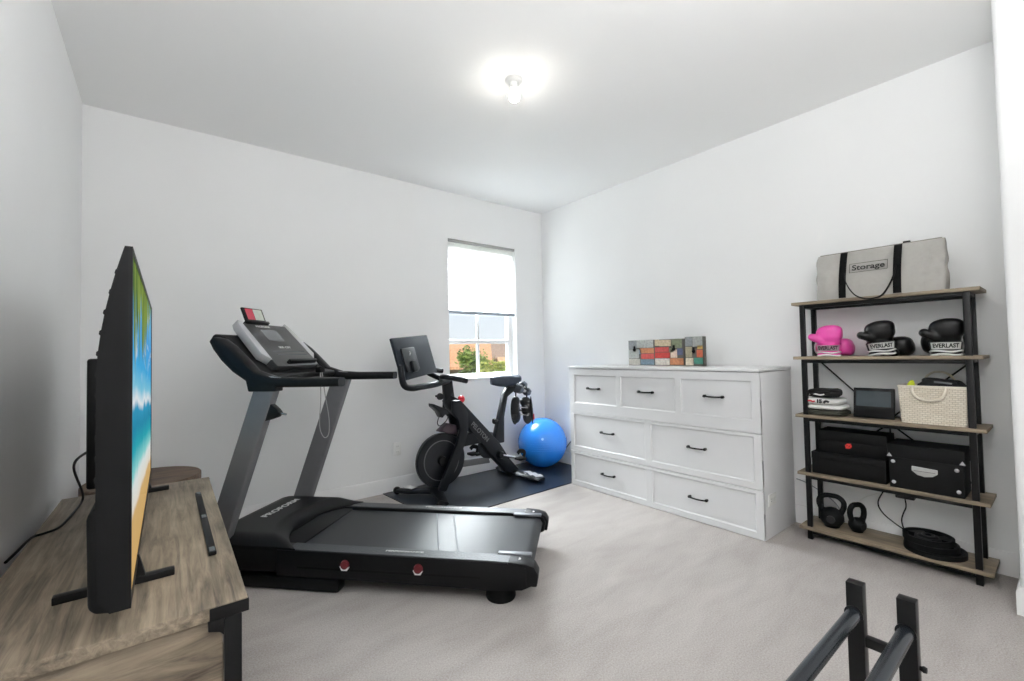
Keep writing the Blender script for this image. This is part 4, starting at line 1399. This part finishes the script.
# white wicker basket
bkx, bky = 3.292, .477
BK = frame((bkx, bky, Z3), RM90)
ba = thing('wicker_basket', 'white woven basket with rope handles holding dark clothing', 'basket', (bkx, bky, Z3), RM90)
def basket_mat():
    m = mat('white_wicker', (.86, .83, .77), .75)
    nt = m.node_tree; bs = nt.nodes['Principled BSDF']
    tc = nt.nodes.new('ShaderNodeTexCoord'); sx = nt.nodes.new('ShaderNodeSeparateXYZ'); nt.links.new(tc.outputs['Object'], sx.inputs[0])
    ad = nt.nodes.new('ShaderNodeMath'); ad.operation = 'ADD'; nt.links.new(sx.outputs[0], ad.inputs[0]); nt.links.new(sx.outputs[1], ad.inputs[1])
    cb_ = nt.nodes.new('ShaderNodeCombineXYZ'); nt.links.new(ad.outputs[0], cb_.inputs[0]); nt.links.new(sx.outputs[2], cb_.inputs[1])
    br = nt.nodes.new('ShaderNodeTexBrick'); br.inputs['Scale'].default_value = 24
    br.inputs['Color1'].default_value = (*lin((.88, .85, .79)), 1); br.inputs['Color2'].default_value = (*lin((.84, .80, .73)), 1)
    br.inputs['Mortar'].default_value = (*lin((.66, .61, .54)), 1); br.inputs['Mortar Size'].default_value = .025; br.inputs['Mortar Smooth'].default_value = .4
    nt.links.new(cb_.outputs[0], br.inputs[0]); nt.links.new(br.outputs[0], bs.inputs['Base Color'])
    bp = nt.nodes.new('ShaderNodeBump'); bp.inputs['Strength'].default_value = .8; bp.inputs['Distance'].default_value = .004; bp.invert = True
    nt.links.new(br.outputs['Fac'], bp.inputs['Height']); nt.links.new(bp.outputs[0], bs.inputs['Normal'])
    return m
def sec(z, hx, hy, n=48, e=.16):
    out_ = []
    for q in range(n):
        a = 2 * pi * (q + .5) / n
        out_.append((math.copysign(abs(cos(a)) ** e, cos(a)) * hx, math.copysign(abs(sin(a)) ** e, sin(a)) * hy, z))
    return out_
b = B(BK)
b.loft([sec(.0005, .131, .094), sec(.10, .136, .098), sec(.198, .140, .101), sec(.198, .132, .093), sec(.10, .128, .090), sec(.012, .123, .086)])
b.build('woven_body', basket_mat(), ba, ang=.7)
b = B(BK); b.tube(sec(.199, .137, .098, 32), .0065, 8, 1, closed=True); b.build('rim', mat('wicker_rim', (.87, .84, .78), .75, var=.08, scale=90, bump=.2), ba)
for s in (-1, 1):
    b = B(BK)
    y = s * .112
    if s < 0:
        b.tube([(-.078, -.098, .198), (-.074, y, .170), (-.055, y - .002, .142), (-.01, y - .004, .128), (.035, y - .002, .142), (.052, y, .170), (.056, -.098, .198)], .0065, 8, 6)
    else:
        b.tube([(-.06, .10, .198), (-.05, .10, .24), (-.02, .095, .268), (.01, .095, .272), (.04, .095, .262), (.062, .10, .235), (.07, .10, .198)], .0055, 8, 6)
    b.build('rope_handle', mat('rope', (.86, .83, .77), .8, var=.08, scale=90), ba)
c1 = thing('dark_garment', 'black garment with a white tag heaped in the basket', 'clothing', (bkx, bky, Z3 + .02))
b = B(BK)
b.sphere((.025, .0, .185), (.100, .080, .045), 28, 16, .7, amp=.02, seed=3, fr=22)
b.sphere((.03, .01, .220), (.085, .06, .018), 28, 12, .7, Matrix.Rotation(.12, 3, 'Y'), amp=.012, seed=5, fr=22)
b.box((-.09, -.07, .02), (.11, .07, .15))
b.fuse(.006, 3); b.build('fabric', M['cloth_k'], c1, ang=1.5)
b = B(BK); b.box((.005, -.062, .216), (.075, -.052, .226), Matrix.Rotation(.12, 3, 'Y')); b.bevel(.003); b.build('tag', M['lcd'], c1)
c2 = B(BK); c2.sphere((-.092, -.03, .190), (.018, .035, .036), 16, 12); c2.sphere((-.088, -.03, .21), (.012, .02, .022), 12, 8); c2.fuse(.004, 3)
tag(c2.build('lime_garment', M['lime'], ang=1.5), 'lime yellow garment poking out of the basket at the left', 'clothing')

# black boxes
t = thing('flat_box', 'long flat black box lying under the box with a red emblem', 'box', (3.300, .864, Z4), RM90)
W0 = WM[t]
b = B(W0); b.box((-.182, -.095, 0), (.182, .095, .110)); b.bevel(.003); b.build('tray', M['box'], t)
b = B(W0); b.box((-.184, -.097, .090), (.184, .097, .132)); b.bevel(.003); b.build('lid', M['box'], t)
t = thing('emblem_box', 'black box with a red round emblem on the long flat box', 'box', (3.312, .846, Z4 + .1322), RM90)
W0 = WM[t]
b = B(W0); b.box((-.165, -.085, 0), (.165, .085, .10)); b.bevel(.003); b.build('tray', M['box'], t)
b = B(W0); b.box((-.168, -.088, .075), (.168, .088, .136)); b.bevel(.003); b.build('lid', M['box'], t)
b = B(W0)
ec = (-.012, -.0885, .055)
for s in (1, -1):
    pts = [(ec[0] + s * (.0115 * cos(a) + .001), ec[1], ec[2] + s * .0115 * sin(a)) for a in [R(d) for d in range(-25, 166, 19)]]
    b.tube(pts, .0045, 8, 2, flat=(1, .35))
b.tube([(ec[0] - .012, ec[1], ec[2] - .016), (ec[0] + .012, ec[1], ec[2] + .016)], .0035, 8, 1)
b.build('emblem', mat('emblem_red', (.85, .20, .17), .5, var=.02), t)
b = B(W0); b.box((.1655, -.072, .030), (.170, -.040, .070)); b.build('red_tab', M['red'], t)
t = thing('file_box', 'black lidded file box with silver handle and corner studs', 'box', (3.292, .516, Z4), RM90)
W0 = WM[t]
b = B(W0); b.box((-.148, -.105, 0), (.148, .105, .20)); b.bevel(.003); b.build('body', M['box'], t)
b = B(W0); b.box((-.154, -.110, .165), (.154, .110, .238)); b.bevel(.004); b.build('lid', M['box'], t)
b = B(W0)
hp = [(-.052, .152), (.050, .146), (.050, .124), (.030, .108), (.0, .102), (-.03, .108), (-.052, .128)]
b.prism([(x, z - .02) for x, z in hp], -.1125, -.1055, 'y'); b.bevel(.002); hd_ = b.build('handle_plate', mat('handle_silver', (.74, .74, .73), .4, .3, var=.03), t)
b = B(W0); b.box((-.044, -.1140, .108), (.042, -.1124, .110)); b.build('slot', M['dgrey'], hd_)
for x, z, y in ((-.13, .165 - .022, -.1055), (.122, .138, -.1055), (-.13, .03, -.1055), (.126, .03, -.1055)):
    b = B(W0); b.lathe([(0, -.004), (.005, -.004), (.0095, -.001), (.0095, .001), (0, .001)], (x, y, z), 14, 'y'); b.build('stud', M['silver'], t)
for x in (-.150, .138):
    b = B(W0); b.prism([(x - .006, .170), (x + .018, .170), (x + .006, .190)], -.1125, -.1098, 'y'); b.build('lid_corner', M['silver'], t)

# kettlebells
def kettlebell(label, loc, rz, r, hw, hh):
    t = thing('kettlebell', label, 'kettlebell', loc, rz, 'kettlebells on the bottom shelf')
    W0 = WM[t]
    b = B(W0)
    b.sphere((0, 0, r * .93), (r, r, r * .95), 28, 18)
    b.lathe([(0, .0), (r * .62, .0), (r * .66, .01), (r * .6, .03), (0, .03)], (0, 0, 0), 24)
    z0_ = r * 1.55
    b.tube([(-hw * .62, 0, z0_ - r * .35), (-hw * .95, 0, z0_ + hh * .35), (-hw * .90, 0, z0_ + hh * .75), (-hw * .5, 0, z0_ + hh), (0, 0, z0_ + hh * 1.03),
            (hw * .5, 0, z0_ + hh), (hw * .90, 0, z0_ + hh * .75), (hw * .95, 0, z0_ + hh * .35), (hw * .62, 0, z0_ - r * .35)], .0155, 12, 5)
    b.fuse(.005, 4); b.build('body', M['iron'], t, ang=1.5)
    b = B(W0); b.lathe([(0, -r * 1.0), (r * .36, -r * .985), (r * .36, -r * .90), (0, -r * .90)], (0, 0, r * .93), 20, 'y'); b.build('face', M['dgrey'], t)
    return t
kettlebell('large black kettlebell at the left of the bottom shelf', (3.29, .976, Z5), R(-80), .064, .066, .090)
kettlebell('small black kettlebell between the large one and the plates', (3.31, .852, Z5), R(-35), .046, .046, .088)

# weight plates with grip cut-outs
def plate(name, label, c, r, th, slots, ph=0.0):
    t = thing(name, label, 'weight plate', c, 0, 'weight plates on the bottom shelf')
    b = B(Matrix.Translation(c))
    NR, NA = 9, 72
    rad = [.016 + (r - .016) * i / NR for i in range(NR + 1)]
    def hz(i):
        q = i / NR
        return th if (q < .25 or q > .82) else th * .72
    def solid(i, j):
        a = (j / NA + ph) * slots % 1
        return not (slots and 4 <= i <= 6 and .25 < a < .75)
    top, bot = {}, {}
    for i in range(NR + 1):
        for j in range(NA):
            a = 2 * pi * j / NA
            h = hz(i)
            top[i, j] = b._v((rad[i] * cos(a), rad[i] * sin(a), h))
            bot[i, j] = b._v((rad[i] * cos(a), rad[i] * sin(a), (th - h) * .6))
    for i in range(NR):
        for j in range(NA):
            if not solid(i, j): continue
            k = (j + 1) % NA
            b._f([top[i, j], top[i + 1, j], top[i + 1, k], top[i, k]])
            b._f([bot[i, j], bot[i, k], bot[i + 1, k], bot[i + 1, j]])
            if i == 0 or not solid(i - 1, j): b._f([top[i, j], top[i, k], bot[i, k], bot[i, j]])
            if i == NR - 1 or not solid(i + 1, j): b._f([top[i + 1, j], bot[i + 1, j], bot[i + 1, k], top[i + 1, k]])
            if not solid(i, j - 1): b._f([top[i, j], bot[i, j], bot[i + 1, j], top[i + 1, j]])
            if not solid(i, k): b._f([top[i, k], top[i + 1, k], bot[i + 1, k], bot[i, k]])
    loose = [v for v in b.bm.verts if not v.link_faces]
    bmesh.ops.delete(b.bm, geom=loose, context='VERTS')
    b.build('disc', M['iron'], t, ang=.5)
    b = B(Matrix.Translation(c)); b.torus((0, 0, th * .9), .026, .004, 'z', 28, 8); b.build('hub_ring', M['dgrey'], t)
    return t
plate('weight_plate', 'broad flat black weight plate lowest in the plate stack', (3.295, .508, Z5), .127, .026, 3)
plate('weight_plate', 'black weight plate in the middle of the plate stack', (3.290, .520, Z5 + .0264), .112, .028, 3, .1)
plate('weight_plate', 'black weight plate with grip slots on top of the stack', (3.292, .532, Z5 + .0548), .106, .030, 3, .2)

# cords and adapter below the fourth shelf
t = thing('power_adapter', 'small black power adapter plugged in on the wall under the fourth shelf', 'adapter', (3.42, .640, .31))
b = B(); b.box((3.392, .600, .305), (3.442, .686, .345)); b.bevel(.006); b.build('body', M['dgrey'], t)
b = B(); b.tube([(3.40, .642, .304), (3.402, .640, .26), (3.408, .655, .215), (3.412, .664, .17), (3.40, .650, .115), (3.40, .64, .10)], .0035, 8, 6); b.build('cord', M['black'], t)
b = B(); b.tube([(3.432, .735, .50), (3.430, .735, .36), (3.432, .775, .25), (3.430, .755, .19), (3.425, .70, .145), (3.415, .645, .115), (3.415, .62, .095)], .0035, 8, 6)
b.build('cord', M['black'], t)
b = B(); b.tube([(3.438, .62, .355), (3.438, .70, .33), (3.438, .80, .285), (3.438, .86, .24), (3.438, .90, .17)], .0025, 8, 6)
b.build('white_cord', M['white'], t)
b = B(); b.tube([(3.44, 1.22, .295), (3.438, 1.17, .285), (3.436, 1.10, .255), (3.432, 1.03, .215), (3.425, .98, .17), (3.41, .95, .10), (3.40, .94, .09)], .003, 8, 6)
b.build('power_cord', mat('cord_pale', (.55, .57, .59), .6, var=.02), cb)

# ------------------------------------------------------------------ outdoors
OE = Vector((.563, .826, 0)); OR_ = Vector((.826, -.563, 0))
def od(k, D, z):
    return OE * D + OR_ * k + Vector((0, 0, z))
GZ = -3.2
b = B(); b.box((-30, YB + 1.5, GZ - .2), (90, 140, GZ)); g_ = struct(b, 'ground', mat('dry_lawn', (.50, .50, .36), .9, var=.2, scale=.5))
def house(label, D, k0, k1, zr, ze, run, wall_rgb, roof_rgb, over=.4):
    """gable house: ridge across the view"""
    c = od((k0 + k1) / 2, D, GZ)
    t = thing('house', label, 'house', c)
    rz = math.atan2(OR_.y, OR_.x)
    mx = Matrix.Translation(c) @ Matrix.Rotation(rz, 4, 'Z')
    hw = (k1 - k0) / 2
    h = -GZ
    b = B(mx); b.box((-hw + over, -run + over, 0), (hw - over, run - over, ze + h - .06)); b.build('walls', mat('stucco', wall_rgb, .9, var=.08, scale=2), t)
    b = B(mx)
    b.prism([(-run, ze + h - .12), (0, zr + h - .12), (run, ze + h - .12), (run, ze + h), (0, zr + h), (-run, ze + h)], -hw, hw, 'x')
    rm = mat('roof_tiles', roof_rgb, .85, var=.25, scale=6, stretch=(.6, 3, 3))
    b.build('roof', rm, t)
    for x in (-hw * .5, hw * .35):
        b = B(mx); b.box((x - .5, -run + over - .03, .9), (x + .5, -run + over - .001, 2.1)); b.build('window', mat('far_window', (.25, .28, .32), .2, var=.02), t)
    return t
house('house with a bright orange tile roof seen at left through the window', 24, -9.0, .55, 1.75, .62, 3.6, (.50, .43, .34), (.93, .67, .49))
house('house with a brown tile roof seen at right through the window', 36, -.5, 12, 2.05, .9, 4.0, (.62, .55, .50), (.74, .60, .50))
house('low house with an orange roof seen beside the right window jamb', 28, 1.05, 4.6, .98, .05, 2.2, (.48, .42, .40), (.93, .72, .55))
def tree(label, D, k, zc, rad, dark, light, seed, n=1500, sz=.09):
    rnd = random.Random(seed)
    c = od(k, D, GZ)
    t = thing('tree', label, 'tree', c)
    b = B(); b.tube([c, c + Vector((.05, 0, (zc - GZ) * .5)), od(k, D, zc)], [.14, .10, .05], 10, 4)
    b.build('trunk', mat('bark', (.36, .29, .22), .9, var=.2), t)
    b = B()
    blobs = [(od(k, D, zc), rad)]
    for _ in range(7):
        blobs.append((od(k + rnd.uniform(-.7, .7) * rad, D + rnd.uniform(-.6, .6) * rad, zc + rnd.uniform(-1.1, .55) * rad), rad * rnd.uniform(.4, .65)))
    for i in range(n):
        ctr, rr = blobs[rnd.randrange(len(blobs))]
        d = Vector((rnd.gauss(0, 1), rnd.gauss(0, 1), rnd.gauss(0, 1))).normalized() * rr * rnd.uniform(.45, 1.05)
        u = Vector((rnd.gauss(0, 1), rnd.gauss(0, 1), rnd.gauss(0, 1))).normalized()
        v = u.orthogonal().normalized()
        s = sz * rnd.uniform(.6, 1.3)
        p = ctr + d
        b.quad(p - u * s, p + v * s * .5, p + u * s, p - v * s * .5)
    m_ = mat('leaves', light, .7, var=.0)
    nt = m_.node_tree; bs = nt.nodes['Principled BSDF']
    tc = nt.nodes.new('ShaderNodeTexCoord'); nn = nt.nodes.new('ShaderNodeTexNoise'); nn.inputs['Scale'].default_value = 3.0
    rr_ = nt.nodes.new('ShaderNodeValToRGB'); rr_.color_ramp.elements[0].position = .38; rr_.color_ramp.elements[1].position = .62
    rr_.color_ramp.elements[0].color = (*lin(dark), 1); rr_.color_ramp.elements[1].color = (*lin(light), 1)
    nt.links.new(tc.outputs['Object'], nn.inputs['Vector']); nt.links.new(nn.outputs[0], rr_.inputs[0]); nt.links.new(rr_.outputs[0], bs.inputs['Base Color'])
    b.build('foliage', m_, t, smooth=False, recalc=False)
    return t
tree('leafy green tree in front of the orange roof outside', 19, -.30, .68, .80, (.33, .42, .14), (.66, .72, .34), 3, 2200)
tree('yellowish green tree right of the taller one outside', 16, .45, .42, .62, (.52, .54, .20), (.82, .80, .42), 5, 2000)
tree('dark green bush beside the yellowish tree outside', 13, .72, .38, .42, (.42, .50, .20), (.72, .75, .40), 9, 1400)
tree('dark treetop rising above the roof ridge outside', 46, -.95, 1.75, 1.0, (.15, .22, .12), (.35, .42, .22), 11, 900, .16)
b = B()
rings = []
for i in range(41):
    k = -60 + 120 * i / 40
    h = 2.6 + .9 * sin(i * .7) + .6 * sin(i * 1.9 + 1)
    rings.append([od(k, 118, GZ - 1), od(k, 112, GZ + 3.0), od(k, 120, h), od(k, 128, GZ - 1)])
b.loft(rings)
struct(b, 'hills', mat('far_hills', (.42, .47, .48), .95, var=.15, scale=.2))
